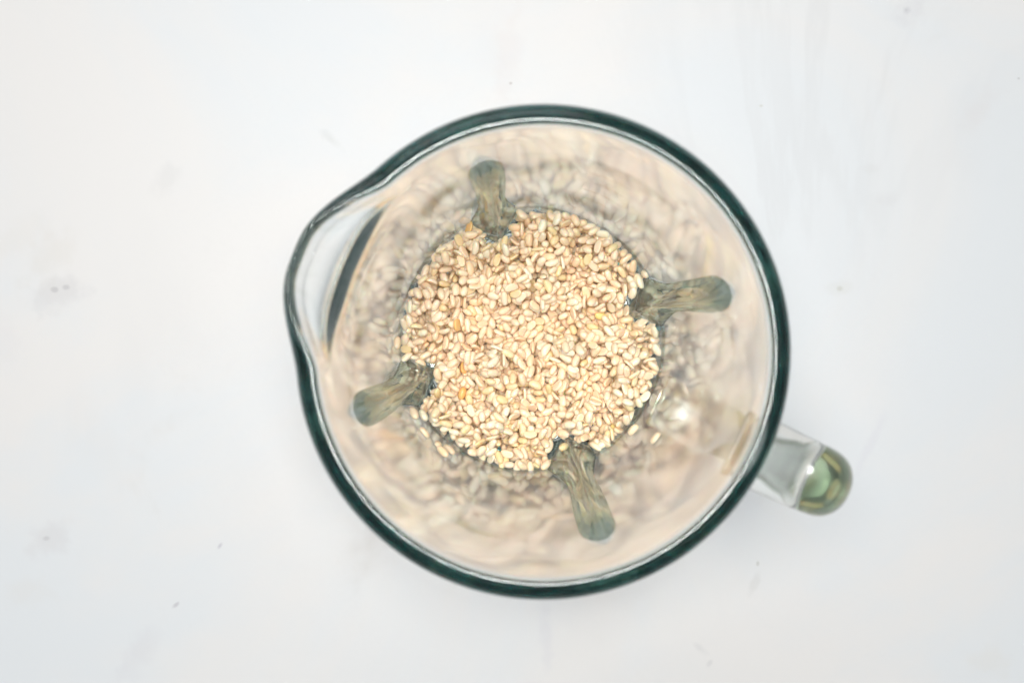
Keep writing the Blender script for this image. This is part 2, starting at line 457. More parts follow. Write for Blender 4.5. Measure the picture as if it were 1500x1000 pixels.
# kind, position in 0.05 mm steps, orientation quaternion in hundredths: eight numbers a bean
DATA = (
5,566,-623,736,-67,44,-9,57,4,-457,-193,701,33,60,-71,-9,2,-255,-145,1088,-19,-31,91,16,2,95,-66,897,-46,4,3,88,2,-405,697,962,2,5,-95,-28,3,-574,547,1030,75,17,4,-63,
0,72,755,972,-78,-21,-15,-55,3,213,-632,872,-8,27,4,-95,0,-118,-669,813,-78,34,3,-51,0,-16,670,857,5,69,66,25,7,-137,350,1043,-13,97,12,-13,3,-198,-402,906,92,-21,27,-13,
0,27,-301,891,-22,-9,-16,-95,2,110,359,1031,-52,16,-5,-83,0,845,-70,856,-6,-47,-82,-28,0,204,-234,864,31,-56,67,-34,3,174,-307,921,37,-26,83,-30,3,-164,-767,890,18,5,95,19,
5,-372,609,1032,76,-7,-24,59,0,-291,-342,865,14,-25,85,42,0,-339,-743,935,-39,77,46,11,4,-547,-228,893,-14,6,-10,97,2,-183,279,980,-31,-60,-49,-54,7,-409,476,916,61,16,17,74,
0,-470,-372,682,54,-26,45,-65,0,331,-312,714,54,12,-21,-80,0,384,-516,953,-60,16,-50,58,7,-66,841,857,-90,23,-4,35,5,137,511,964,-1,15,-98,8,7,476,707,951,-7,9,23,-96,
7,-397,0,824,-92,-6,16,-34,1,293,798,942,-84,13,6,50,7,-628,151,981,92,-11,-10,33,1,-758,311,989,4,53,77,-33,7,-8,-634,940,-6,-2,96,-21,2,-215,-788,915,-60,-54,54,19,
7,683,491,865,-69,-2,-25,66,2,527,55,840,36,20,46,77,0,-159,-88,939,49,82,-15,-20,4,-850,0,883,58,12,11,-78,4,255,-565,975,-93,26,21,8,2,-633,-237,833,-21,57,76,17,
0,277,254,905,3,-37,16,90,2,297,-137,942,39,43,-70,-41,7,171,804,972,79,-18,-10,56,2,653,131,716,62,-77,-4,7,2,459,-139,842,18,3,-75,-62,5,-63,409,1052,-14,-19,71,64,
3,-346,-282,868,-29,35,78,-40,2,440,-264,689,87,-37,-27,12,0,-62,-262,915,-39,-49,-24,-73,7,762,-383,910,6,-35,91,-16,2,-572,-561,926,66,-71,19,-6,7,-231,537,837,-15,-80,-54,-15,
4,-531,-159,870,-27,-16,26,90,1,-183,196,869,-79,54,2,-26,7,-409,-478,871,20,53,81,-3,4,-508,336,839,67,-15,-3,-72,1,673,313,982,-28,54,-78,-4,1,392,17,926,15,87,40,21,
0,99,-841,865,-55,67,-1,-47,5,821,-177,900,-35,7,40,-83,7,-67,-165,902,-85,24,-25,38,4,-487,665,903,-25,50,82,-4,7,748,121,890,27,89,34,0,1,221,-45,1099,-55,30,-12,-76,
5,-842,-119,867,33,9,-42,-83,5,-431,-121,879,-22,71,65,-6,4,-113,754,837,1,18,6,-97,3,-4,92,724,9,-91,-37,-3,3,209,-409,837,-53,32,1,-78,7,724,385,935,-76,26,-23,53,
5,-219,-515,1023,84,41,-14,-31,7,439,621,975,33,72,59,9,7,376,541,890,-15,81,52,18,2,-502,-60,792,-13,-56,72,-37,2,-84,-766,865,-43,-6,-70,-56,5,191,594,944,11,-35,82,42,
1,-259,-216,1043,-93,-18,-28,7,0,317,-68,1032,-78,18,36,45,7,-106,306,1007,32,-12,93,2,0,114,-493,704,7,20,-96,-15,0,115,553,935,93,-23,-22,-8,5,535,610,993,10,90,33,-23,
1,-486,-566,960,-64,-73,10,-16,5,431,-715,887,47,-81,11,-31,0,594,-193,1012,27,-70,-63,-13,5,630,543,901,-7,93,33,0,7,829,53,881,-57,18,44,-66,1,-264,-558,1043,17,-7,-2,-97,
5,-387,394,896,-11,-18,86,-45,0,-606,309,895,-49,58,-9,63,7,21,227,923,32,-23,-89,18,2,608,-268,1011,54,77,11,-29,4,561,-135,962,-48,23,25,79,1,-689,240,980,77,2,-41,-47,
4,-255,294,942,-95,-23,17,5,4,-440,-596,965,-38,1,-32,86,4,-499,99,876,35,-58,-68,24,7,367,316,898,12,-78,59,14,5,-327,51,863,-50,-66,-35,-41,1,154,664,967,-40,-29,84,15,
4,643,-416,978,-5,-23,-38,-89,2,451,-334,685,0,84,-41,33,2,-116,-55,888,-7,52,-76,-35,2,-427,96,802,-43,-62,51,40,0,-42,-500,796,-20,18,72,-62,5,609,456,859,34,81,-33,-32,
4,639,-538,887,60,16,-20,74,5,-759,-12,869,1,29,-25,-92,2,64,520,936,51,27,34,-73,1,519,433,850,-34,-45,-30,-75,3,-454,588,919,21,-44,-76,41,7,-173,595,1039,61,-9,-44,63,
4,303,522,838,47,33,13,-80,5,-449,-675,890,-17,19,-52,-80,2,-67,-845,901,-82,-28,-26,39,3,-324,395,862,62,22,12,73,0,228,-116,942,25,-18,-28,90,2,-58,-605,921,64,-21,-44,57,
4,279,-197,878,-3,15,98,8,3,385,-451,932,-79,-43,34,23,1,-475,12,759,-72,30,-50,35,2,512,123,790,68,-52,49,-6,1,-225,-4,880,30,-18,-54,-75,5,-8,-143,875,35,67,63,-9,
1,308,-612,971,-3,19,-39,-89,5,-852,107,945,-27,-53,-42,-67,5,-301,342,895,10,-75,-54,-34,7,-579,-23,819,-25,61,-67,32,5,-581,473,808,-20,12,55,79,3,-269,109,689,61,-5,3,78,
1,148,-577,703,32,-73,56,-18,2,421,730,912,53,-77,-5,32,4,220,657,962,-34,-29,23,-85,1,415,82,798,-13,14,24,-94,5,74,-630,885,-48,-21,-19,82,4,-472,527,922,9,57,79,-12,
1,-641,229,974,-57,-63,-22,-46,4,-844,-65,864,-3,-93,4,33,7,416,494,863,-2,-41,-87,-22,1,96,-702,818,18,49,71,-45,5,-123,-261,896,-70,14,-27,-63,5,-132,-314,936,31,-9,93,8,
0,22,-690,845,82,-23,-50,7,2,55,11,687,39,80,27,35,4,58,121,710,31,9,93,-14,4,-420,-416,685,72,26,-6,-62,3,-413,-287,693,69,58,-18,-37,1,466,-562,673,-56,57,-40,42,
2,-712,458,899,33,-46,55,-60,5,-813,125,949,-10,77,-61,5,1,-636,-476,1068,-81,20,-23,-48,5,482,491,908,82,47,28,-11,4,433,313,983,89,-6,42,-10,4,64,-455,727,79,-28,10,-51,
5,-4,-216,920,-68,-40,-55,-24,5,567,374,877,-39,11,-61,-67,4,555,-56,977,70,13,-48,-49,5,-64,-89,879,12,83,-28,-44,5,2,-402,767,-2,-45,-68,-56,1,-20,177,856,-82,-39,-30,24,
2,7,32,709,88,-38,-19,18,5,-527,-325,713,-68,62,-13,34,6,598,280,916,7,-80,58,-4,5,161,-77,961,-53,-6,36,-75,4,780,-241,908,-19,94,15,22,6,-432,-533,947,90,0,5,-41,
0,682,-148,978,10,-21,94,-21,3,-554,-368,855,11,-27,-59,-74,5,-283,46,849,-72,-12,49,46,7,632,-207,1020,50,37,-2,77,5,-718,-108,763,-78,56,13,-20,6,636,-106,1029,-25,-8,31,-90,
1,-750,-156,781,-78,50,-33,10,4,-69,286,980,0,39,-89,-22,6,659,-356,988,7,-69,-67,21,3,-532,261,860,-57,-29,-62,-44,6,-698,305,998,24,-82,49,-11,5,70,682,972,77,22,-39,43,
5,-590,374,819,-77,-48,-28,27,6,-331,-513,940,64,-21,-27,67,4,513,-381,806,52,-52,2,67,6,608,-40,980,86,49,-9,1,7,547,216,745,38,-71,55,16,3,476,-80,897,-26,-90,3,-32,
0,430,-73,910,32,40,-12,-84,1,495,644,977,-63,-55,28,-45,4,-458,398,919,-83,12,-38,-37,6,-166,82,817,-84,-24,-7,46,7,-61,55,799,-36,71,56,16,7,-418,748,935,-20,56,-72,32,
3,69,-776,750,10,-30,-75,-57,6,577,-354,955,24,-15,-53,79,4,521,-290,732,-25,85,26,-37,6,-597,-300,891,-10,-88,-40,18,4,-268,-751,927,-22,17,-52,79,6,582,-485,867,89,-40,-13,-8,
6,286,66,774,-27,-76,57,-2,5,-285,446,731,69,-20,-10,67,7,280,177,882,35,51,67,37,7,227,772,975,-32,-3,85,38,0,-122,478,900,-75,-54,-27,21,5,-474,135,840,58,-40,36,-60,
4,-330,103,807,22,26,-90,24,1,-730,48,936,-71,55,35,20,5,-264,-694,951,2,-82,-42,-36,6,145,-271,869,17,-90,-26,28,7,626,329,930,-53,45,38,-60,6,-383,72,834,-78,58,-10,15,
7,123,-727,789,81,8,14,54,6,11,-536,830,-95,3,28,8,6,-5,-854,874,-58,-30,-38,-64,2,522,-543,672,-57,61,-27,46,4,-726,400,936,-28,-19,57,73,6,465,558,976,-57,26,25,72,
7,408,-35,929,36,30,85,-18,3,-211,476,809,-42,79,-2,-43,6,-599,-445,1076,-49,-65,56,-8,6,500,-230,772,-65,15,-33,65,7,685,-233,990,80,51,19,20,3,602,41,816,42,6,-87,-19,
1,198,325,896,49,-6,-67,-54,7,535,5,917,81,-55,-15,-1,4,266,473,675,10,13,-20,95,3,-375,253,688,1,3,37,-92,1,615,179,691,16,-34,88,24,4,-402,193,695,45,-4,-9,88,
5,384,758,884,-1,-1,99,0,1,231,823,939,-74,-46,-24,41,4,742,-105,908,-93,15,27,-16,0,-590,-197,836,18,23,89,-33,7,318,-529,984,18,-79,-57,0,6,-67,135,868,-14,-63,74,-16,
4,698,-352,939,-59,44,-17,64,4,-670,389,900,58,-78,20,-4,6,469,415,880,12,-27,-53,79,6,-49,591,927,-91,-3,37,-10,7,-237,-411,884,72,-2,-13,-66,7,496,-698,910,-36,-6,-85,-35,
1,-110,116,888,7,51,40,-75,2,-184,645,1010,46,39,-54,-57,1,-605,-114,734,10,49,-24,82,6,-398,-188,850,-27,-23,30,-87,6,216,712,1005,-42,21,-28,-83,5,396,657,924,61,67,34,-21,
6,373,601,920,33,-87,4,-34,7,354,-652,930,21,-37,-17,-88,2,562,-206,880,16,-44,69,-54,4,26,551,921,17,45,-67,-55,0,299,715,939,-46,65,-49,-32,6,-151,-837,917,81,-53,-16,-12,
7,472,155,781,93,25,18,-14,7,445,44,886,29,-91,22,11,6,137,726,981,9,37,73,55,5,-162,143,837,8,5,77,61,0,668,-70,990,49,51,65,-25,7,-381,359,882,-42,-85,-15,23,
6,402,250,938,34,30,-87,15,3,326,-382,735,-75,50,36,-18,2,-665,73,955,55,-6,71,41,6,-175,543,945,37,1,-16,91,5,347,666,920,92,-7,32,14,6,-451,326,839,-80,-14,-34,-46,
6,-275,-277,962,65,-73,2,-13,5,-259,247,884,5,-64,62,-43,6,217,158,810,-61,73,24,-9,7,-212,43,836,78,-55,23,-10,5,117,-329,894,20,60,29,70,6,-519,-620,887,79,57,-17,-1,
6,146,-207,835,39,-30,61,-61,3,149,169,690,21,-86,41,17,5,-507,173,760,17,-52,66,-49,0,57,-553,774,91,10,37,8,4,114,-623,811,-5,-70,63,31,4,-716,-458,971,3,77,-33,-52,
2,-34,237,848,-17,48,-4,85,0,-26,-100,828,26,-67,65,-21,0,113,-111,836,16,88,42,2,6,214,224,880,-49,40,-70,31,6,122,12,927,21,-28,-5,92,1,-174,-485,940,65,-54,-31,41,
5,383,-154,836,1,-56,78,22,3,-678,322,976,-24,83,-30,38,1,-362,-650,935,20,52,41,71,6,-461,446,931,-6,23,69,67,6,-395,-756,904,22,-9,-95,16,3,-153,414,975,-50,-34,-45,-64,
5,-533,-490,972,-89,41,-14,3,4,-350,-112,944,-61,70,34,-1,5,-644,44,920,27,-63,63,-34,6,506,282,948,-7,-33,77,-53,5,20,755,915,16,5,-96,16,0,-591,416,768,-78,-20,39,43,
7,209,-315,920,-20,47,-76,37,6,754,-330,903,64,66,27,25,6,99,286,1026,5,-23,69,67,7,-344,-690,949,-35,-5,83,41,2,277,143,832,84,-16,-14,47,7,-268,-387,845,83,-11,-34,41,
0,-608,215,879,-7,-34,-25,89,6,719,-420,926,71,38,-7,-56,6,552,568,960,-61,-17,18,73,6,-112,-352,924,23,-41,70,-52,7,625,-322,975,-28,-75,55,21,6,-642,495,911,-27,26,-76,-52,
7,-39,-433,752,37,-26,-88,-1,6,-169,-273,870,-51,58,-31,54,7,646,193,745,-51,-50,-69,2,4,-433,-55,755,-13,-44,-72,50,6,-432,184,723,-25,-13,-69,-66,7,365,442,729,36,-32,43,75,
6,-217,-567,1062,18,37,9,90,5,61,-408,756,39,18,86,-24,7,-118,-514,902,29,-85,7,42,7,-631,-358,907,75,10,49,-42,6,-58,-679,863,-65,68,16,26,7,-814,221,922,56,40,-35,-63,
4,142,465,957,-2,-44,42,-78,6,255,-503,915,-4,-39,27,-87,7,4,-461,749,34,-63,-60,-32,6,-250,-609,1031,-32,-6,-79,50,1,101,134,676,51,8,-7,84,3,12,364,678,15,-71,67,-7,
0,-41,-561,786,-13,-46,-87,0,6,48,-358,799,22,-31,48,78,7,525,336,911,-7,-1,-33,-93,7,-270,-801,881,-46,24,-84,11,1,253,717,980,51,63,-56,7,4,836,-3,791,-3,35,16,91,
7,48,-160,850,25,-80,13,-52,0,118,271,956,15,3,35,-91,6,396,396,848,48,50,-13,69,1,233,586,926,-40,-55,-72,10,6,415,195,776,-14,-6,-95,-23,6,748,-2,700,-49,82,-10,-24,
6,700,40,801,-28,-85,10,-42,6,616,580,922,-46,32,29,76,6,410,-650,793,-29,-31,87,19,4,-302,578,978,-65,-19,36,-63,7,-234,-55,967,-64,73,-15,9,7,-109,662,806,-56,-71,40,-3,
6,-672,-55,775,60,55,56,8,7,463,220,840,70,59,-6,37,7,433,-426,836,20,0,-80,54,6,179,-544,739,1,43,42,-79,1,370,-253,670,74,19,16,61,0,238,109,678,16,48,49,70,
2,539,144,699,34,82,-36,-24,5,630,405,725,87,35,27,-16,4,636,30,769,-83,2,1,-54,7,-545,40,806,41,-48,-18,74,4,-564,617,923,98,-6,2,15,6,354,-213,768,-65,-14,3,-73,
6,469,340,942,94,-25,8,17,4,205,283,914,71,57,-27,28,5,590,-409,966,44,18,-87,-2,7,536,286,922,6,84,36,38,7,241,-79,1024,-8,5,14,-98,5,-48,-766,838,68,43,-50,-29,
3,-583,62,922,-61,-68,18,-33,6,128,-393,842,-51,49,-39,57,6,-123,432,1019,40,-8,80,42,7,546,-642,822,49,43,49,56,7,-343,500,825,59,16,61,49,7,-189,-137,967,-56,-39,-63,-33,
7,-25,440,1021,38,28,52,70,3,-361,186,661,91,-3,9,-39,2,-111,77,712,66,56,39,28,0,496,-614,696,41,-71,-54,-13,4,-336,271,733,-76,-44,1,-46,4,-672,-426,991,10,55,-53,-62,
7,54,352,981,-35,-9,33,-86,7,-166,-609,944,-14,-9,-45,-87,2,-569,-588,875,-94,2,-4,-32,7,95,446,779,40,-30,3,85,6,210,-506,836,19,-3,96,15,6,-666,-139,709,70,-42,-55,9,
3,527,-46,928,-4,-84,42,-31,7,160,-134,871,12,-15,-64,73,6,315,226,894,1,33,-76,54,4,531,529,885,-42,-24,28,-82,0,-373,722,888,-87,46,9,2,4,-769,89,975,-2,7,70,70,
4,35,825,903,21,-6,-65,-72,4,-538,-123,807,-54,-7,-27,-78,4,-770,259,965,-20,-55,-56,57,1,740,-285,910,19,55,-25,76,3,-310,-501,904,89,-27,-14,30,0,-289,258,827,-18,0,87,-44,
6,-369,-539,893,-47,32,75,-30,7,192,-6,1082,-70,64,-3,-30,7,357,258,912,44,-58,-53,42,4,543,-541,723,65,-49,55,-17,4,592,-610,838,-39,-17,77,-46,7,-75,-1,768,25,-28,-76,-52,
0,-134,216,678,19,40,-86,-22,2,342,392,681,7,18,-88,40,2,121,87,709,42,3,40,-80,7,-121,560,911,1,36,-76,52,5,213,-176,841,-27,14,19,-92,7,142,815,951,-92,22,-20,23,
4,-600,600,966,67,-70,-10,20,3,685,-272,956,72,29,55,28,5,39,-258,873,-20,-56,26,75,6,-101,-447,819,-20,-79,-27,48,7,799,83,832,-17,24,-87,36,7,-13,506,937,46,31,29,77,
1,701,-85,951,-71,-35,-58,-13,5,725,93,860,-14,-22,-63,72,0,137,402,963,-56,-56,-40,45,7,648,-164,1016,-67,63,-32,17,1,-92,440,987,-55,58,51,-29,4,74,-44,829,-31,-88,-26,19,
4,-260,401,863,19,18,-91,-30,6,133,61,800,73,-57,14,-32,6,318,-568,1011,-33,-58,-36,-64,7,43,602,949,-11,16,-69,-68,7,-264,-647,992,-10,8,-68,71,6,355,-156,882,-3,-48,34,-79,
0,52,69,669,86,31,2,38,1,-103,179,701,79,48,35,9,4,-346,140,698,35,-27,-88,-12,6,284,-306,735,-64,-66,-34,-11,5,-7,-795,677,79,-10,45,-39,5,155,224,840,46,5,-67,-56,
6,337,780,907,13,16,22,-94,4,-3,-612,898,68,19,9,-69,1,-397,-122,852,11,66,-73,-4,1,91,642,926,-48,49,41,59,6,202,420,780,90,37,14,-12,1,312,276,851,53,-9,41,72,
6,554,-437,862,87,-25,22,33,5,58,263,927,-11,-32,-68,-63,1,-15,468,977,-11,38,0,-91,6,324,104,835,-51,51,24,64,7,-579,295,866,55,0,-42,-71,4,-297,-611,994,-42,0,74,-51,
7,-577,-503,1019,70,67,20,4,5,-576,-443,1026,-52,39,-64,37,7,-303,614,1025,-22,20,-68,66,4,-220,335,987,-71,38,57,-12,1,405,-364,678,20,-54,-79,16,4,454,-615,601,92,29,-13,16,
7,-618,9,876,23,65,-57,42,2,-325,-781,821,-49,-32,21,77,3,-482,-693,798,42,-37,21,79,5,-24,789,790,70,7,-56,41,0,212,-470,806,49,66,-4,-56,7,796,-141,877,53,-83,-4,11,
2,650,-441,939,81,-28,32,-37,6,-305,-225,1011,-34,3,-89,-28,5,337,526,825,-78,29,-28,46,7,67,-287,864,-39,45,-77,17,1,93,219,873,72,-47,-34,36,6,345,371,748,-47,-26,-56,62,
5,-453,-449,695,-54,-2,47,-68,7,-264,-89,993,-87,24,40,-2,7,-116,-569,945,76,33,53,6,6,137,330,1006,-36,-7,36,85,3,-553,524,983,5,-20,7,97,6,359,26,886,-27,4,7,-95,
6,735,-229,918,-38,-39,7,83,3,-211,377,947,57,-48,-65,10,7,-493,578,940,-46,76,11,42,7,-448,247,750,33,59,-36,-63,7,206,514,916,52,37,61,45,4,-459,-287,652,65,-42,-12,61,
4,373,128,670,2,29,93,-20,4,-499,-275,687,27,-7,-26,-92,7,-45,-371,748,-32,-61,-43,-56,5,-312,132,762,-39,18,-30,84,3,-686,23,806,-63,-36,-18,65,1,-160,-44,803,78,-55,-26,11,
7,341,-430,763,22,-50,50,-65,3,-509,-228,787,80,3,-37,45,2,-341,562,920,-64,-46,50,-32,5,277,-230,832,-45,0,72,-50,5,239,539,892,50,16,15,-83,1,256,11,841,-39,-24,-87,10,
5,439,409,835,-10,24,26,-92,7,598,-570,826,18,51,-17,81,7,537,-447,833,-16,-51,-83,-7,1,-759,205,850,-4,-65,-73,16,4,-780,226,911,-80,-38,4,-44,5,670,388,930,26,-82,47,-16,
6,182,460,904,-52,-59,-53,-28,7,-42,27,735,-37,0,-29,87,5,-650,471,861,70,-37,-42,43,2,-33,586,891,-24,-37,32,82,2,-290,-161,1058,14,-11,-89,-39,7,-65,741,837,51,49,47,51,
7,73,243,981,-59,-38,49,50,4,124,-175,818,-34,67,-48,-42,4,255,-342,829,37,72,-16,55,7,-379,-54,814,-33,45,65,49,0,345,62,692,60,58,23,49,1,288,411,648,72,-39,-56,7,
2,-155,20,669,24,40,75,45,3,556,66,788,11,-93,-13,30,2,180,-463,740,43,0,86,23,3,-387,573,848,0,-83,-46,-27,7,-216,166,740,-36,-89,-24,-10,6,460,-182,727,-61,72,-25,-15,
4,-91,-848,867,16,79,56,-12,0,78,601,889,-24,80,37,-38,6,-150,-359,897,61,4,-2,-78,7,-186,-825,885,-39,21,5,89,3,765,-90,872,53,-48,-2,-69,0,-230,-299,903,24,18,14,93,
2,-825,-23,841,73,56,-5,-35,7,-622,119,949,82,-39,-20,-34,7,442,-391,750,35,51,77,9,7,-337,681,989,73,-56,0,37,7,-554,-44,755,-6,13,-9,-98,6,-649,-517,1007,1,53,79,-29,
7,28,641,926,-71,18,56,-36,6,679,359,966,55,-5,-42,71,6,508,-678,878,19,-75,56,-26,7,537,-95,947,-19,-33,33,-85,7,-595,-408,990,48,-40,11,-76,0,250,-41,1048,66,49,54,1,
7,52,710,947,21,25,-91,-22,6,-610,536,990,-94,-14,29,-4,7,-331,650,1052,-68,10,-61,-37,7,436,-410,800,9,-29,-84,-44,6,346,161,720,44,41,-69,36,4,-509,7,691,57,20,-13,-78,
3,-299,198,689,71,-20,-33,57,2,-522,417,652,8,79,-26,52,7,484,264,738,87,-26,-35,-16,3,-500,252,776,-53,-44,12,70,7,190,61,762,-80,-47,7,-33,0,-779,320,940,66,-69,-2,24,
2,-105,-805,734,-22,-14,-49,82,6,275,654,808,-29,73,-59,-14,6,43,-838,798,-56,48,-58,30,4,-646,543,828,19,-58,-77,13,4,67,332,1030,67,28,66,-12,5,-406,308,752,-20,-31,70,-60,
7,133,-232,800,-93,25,21,-3,0,-646,187,929,59,-51,-27,55,0,424,-1,884,-50,-3,-61,60,7,-374,-361,764,-25,53,-33,-73,2,-95,-142,857,-85,16,-39,30,1,-711,227,933,85,10,12,48,
3,-530,-282,790,16,-69,-29,-62,1,367,-628,795,-39,73,53,-13,7,-253,-281,942,18,-10,97,8,1,-206,629,970,-25,-37,81,35,7,161,-374,869,-66,-53,51,2,5,365,616,875,-20,8,-49,84,
0,91,-561,677,26,78,54,6,0,167,87,673,40,28,-28,-82,2,494,-338,661,4,-82,47,-30,3,-309,464,694,72,-25,-23,59,1,-327,-383,676,6,64,-75,5,0,-119,-234,802,-87,42,-22,3,
0,-755,127,689,-23,-77,28,51,3,-662,-78,734,-14,-8,-49,84,0,-25,-216,877,34,35,-85,-17,6,523,-351,750,-7,-38,87,26,1,60,317,929,7,-23,61,74,7,288,351,726,-57,73,15,-32,
1,485,1,861,-74,54,31,19,5,-699,359,915,-54,-71,41,-12,6,-415,-619,924,-69,70,7,2,7,-466,-508,796,90,32,-25,-8,2,-273,-9,808,-35,30,-56,-67,6,446,537,919,-92,28,-8,-20,
7,-421,328,809,-24,91,28,16,1,829,-47,816,-10,-6,71,-68,3,-604,-41,776,51,77,22,28,7,162,138,729,-4,-55,20,-80,7,78,424,844,-62,37,50,46,3,-249,-104,1048,33,15,-65,65,
6,-104,723,815,-22,39,28,-84,4,174,46,863,46,26,-66,51,4,-478,-462,815,-72,-13,66,-9,1,496,-483,634,12,91,-1,36,2,-421,-374,657,27,-29,90,-9,1,12,-54,701,10,61,-65,-41,
1,484,113,688,82,30,-10,-46,0,-357,-452,702,30,-8,-46,-82,5,81,386,824,19,20,2,95,3,-282,214,743,57,59,-5,-55,2,119,773,851,47,85,-1,-18,5,-240,-690,847,-26,-87,23,-32,
6,-528,101,851,29,-16,-92,-14,6,598,240,852,-11,83,42,-32,7,-64,370,940,-41,-31,20,-82,4,120,685,942,-16,-64,-44,-60,7,-131,607,1012,-71,-62,-30,9,3,-542,-471,926,10,-41,71,-54,
6,176,-21,1050,-55,1,-49,-67,4,786,-306,872,17,-76,-26,-55,7,-522,244,810,77,41,-2,46,7,520,-175,835,-47,-59,45,-46,6,-96,260,872,29,-92,21,4,2,-402,503,876,-41,-1,90,-4,
7,484,-436,788,64,20,72,8,6,127,602,894,30,67,32,-59,5,-378,-253,815,-19,41,1,-88,6,224,357,806,40,-8,17,-88,7,11,-52,762,-31,62,-29,64,7,-215,-456,927,-10,62,-6,76,
4,-508,-399,645,4,98,8,-9,4,251,415,656,1,-54,17,81,3,-574,-335,684,62,-28,12,-71,3,377,204,667,5,-82,-47,28,3,-164,-211,712,23,-79,45,-32,3,-404,111,702,27,11,-30,90,
1,244,-406,691,5,7,79,58,6,674,64,685,-67,14,-30,65,0,82,-144,793,62,7,-24,73,0,-647,-380,819,-82,35,14,-41,3,164,349,841,-2,80,58,4,7,-45,631,758,-8,78,-57,-22,
5,-804,176,849,-56,-73,-1,37,3,-778,-69,797,-17,-65,-5,72,3,676,-507,856,44,-65,-24,55,5,511,-657,839,59,31,-26,-68,2,643,-14,872,-42,29,-75,-40,6,-190,416,878,74,-6,39,-53,
1,127,829,872,-18,62,73,-19,7,-306,-582,959,13,31,18,91,6,-373,-380,707,14,-10,-82,52,7,-714,-43,808,9,-54,42,71,7,-358,-146,892,20,-29,-71,-59,3,-631,-550,918,33,24,-90,11,
6,-80,-566,899,-15,58,-72,-32,6,-412,643,943,32,-29,75,47,5,585,-286,960,-66,-42,9,-60,5,127,-421,786,-25,76,58,10,6,55,781,933,-12,-54,-82,5,5,-320,-160,1007,34,19,-79,-45,
4,-228,397,890,13,55,-39,-71,5,-359,-499,871,-44,77,44,0,7,280,-352,782,-21,48,23,-81,2,-287,-462,615,79,36,-14,-45,1,567,142,647,22,-74,56,-27,7,-150,-699,655,-18,6,95,19,
4,56,-524,713,32,-80,-4,-49,4,427,353,795,63,-74,8,-18,6,267,288,818,-50,-29,23,-76,0,-49,-67,794,42,-71,-54,8,1,-112,598,945,-43,-31,50,-67,7,-812,81,902,86,-9,20,44,
0,-37,561,742,-93,6,20,-28,6,447,-699,852,63,-52,51,-23,5,-590,253,854,-37,10,-82,40,2,800,-226,872,13,2,68,-71,7,-349,350,837,3,58,73,33,4,-416,-703,865,46,-12,-75,-44,
0,-363,-624,870,3,-64,-39,-64,0,725,64,773,-24,37,44,-77,5,-385,630,991,-82,14,-16,-51,1,366,-485,890,16,67,70,9,7,-338,-62,809,-62,-1,-76,11,5,-56,706,790,3,-46,-83,-27,
7,158,-16,1004,53,-43,-51,50,6,100,-342,812,22,78,-49,27,3,-39,385,965,40,16,42,78,6,-36,306,933,27,-3,-93,-19,5,53,497,878,70,35,21,57,4,-799,-115,820,-70,-68,2,16,
3,336,431,623,87,-1,11,-47,4,26,280,703,72,4,-18,65,3,307,298,715,34,-73,-55,17,1,-147,-22,718,12,32,-91,-19,3,411,172,690,46,11,8,87,0,-338,-1,715,68,-14,45,-54,
0,600,74,732,-62,75,-20,-3,5,254,46,749,-21,86,38,-24,7,386,-396,740,-49,62,12,-58,7,-43,-839,840,19,-52,-73,37,2,-202,-290,773,52,35,67,36,7,776,-193,804,5,42,59,-67,
7,-129,-763,739,-26,12,-33,-89,1,516,664,930,-72,8,-2,67,6,-162,278,912,78,-3,-23,-57,3,-62,479,852,-49,19,-25,-80,4,44,-202,801,53,-43,64,-33,7,-574,573,1000,16,3,85,48,
0,71,-735,708,62,-20,54,-51,0,-574,-424,913,39,0,4,-91,6,569,629,939,84,-36,20,31,3,-394,420,863,0,-41,-81,-38,5,-66,-733,787,-91,-16,-15,-31,4,-17,703,816,79,-9,-9,58,
5,-579,-257,861,-61,38,56,-38,3,178,-639,793,-12,-33,69,62,7,-50,396,1005,-90,27,28,9,6,168,635,925,36,3,-33,86,7,657,-21,937,-3,-38,51,-76,4,370,-323,630,26,-32,-40,81,
2,-6,9,657,34,66,65,-10,1,-131,-184,653,9,58,-27,-75,2,516,-276,677,38,-90,-1,-15,2,-14,-367,705,38,20,-45,-77,5,302,-456,719,-28,27,-79,45,4,-433,-174,733,-69,7,-15,69,
0,61,-610,805,55,-60,52,-21,4,42,-616,860,-64,66,-23,-29,5,30,830,860,-16,12,95,-19,6,-514,638,808,17,44,73,47,0,49,-837,754,-32,2,24,-90,2,-461,707,812,2,-51,-58,62,
7,811,18,673,57,79,8,16,5,-697,-424,948,56,27,-28,72,0,-342,-471,747,46,-22,57,-63,3,388,-538,857,12,-98,3,12,2,-549,615,844,61,-19,18,-74,7,-442,-111,837,24,-11,-95,-12,
7,484,358,811,16,24,-16,93,4,-385,-703,899,-30,-66,-19,-65,6,-184,-525,980,-56,11,75,-28,7,-597,-182,785,33,10,28,88,6,-602,156,965,-9,7,-98,-10,7,-532,434,715,31,-72,4,61,
0,-407,133,670,85,47,0,-19,0,343,-383,695,36,13,44,-80,2,-213,197,702,10,37,-91,6,4,335,497,670,70,-21,17,65,1,579,-402,805,-74,-31,16,56,6,-57,-295,790,-18,97,10,-2,
0,-251,323,868,23,-46,-84,-3,1,560,526,800,6,66,69,-25,6,196,19,813,-2,86,-49,2,4,-666,-431,914,3,23,89,38,4,-164,106,742,-89,43,-9,-6,7,-826,213,870,51,-14,35,76,
2,-70,830,815,-40,45,78,2,6,589,478,827,-64,-74,-17,4,5,-136,-587,872,-77,58,-3,21,4,-187,-750,750,34,-60,20,-68,0,708,397,905,-43,56,59,-36,0,402,-455,828,-91,-6,15,34,
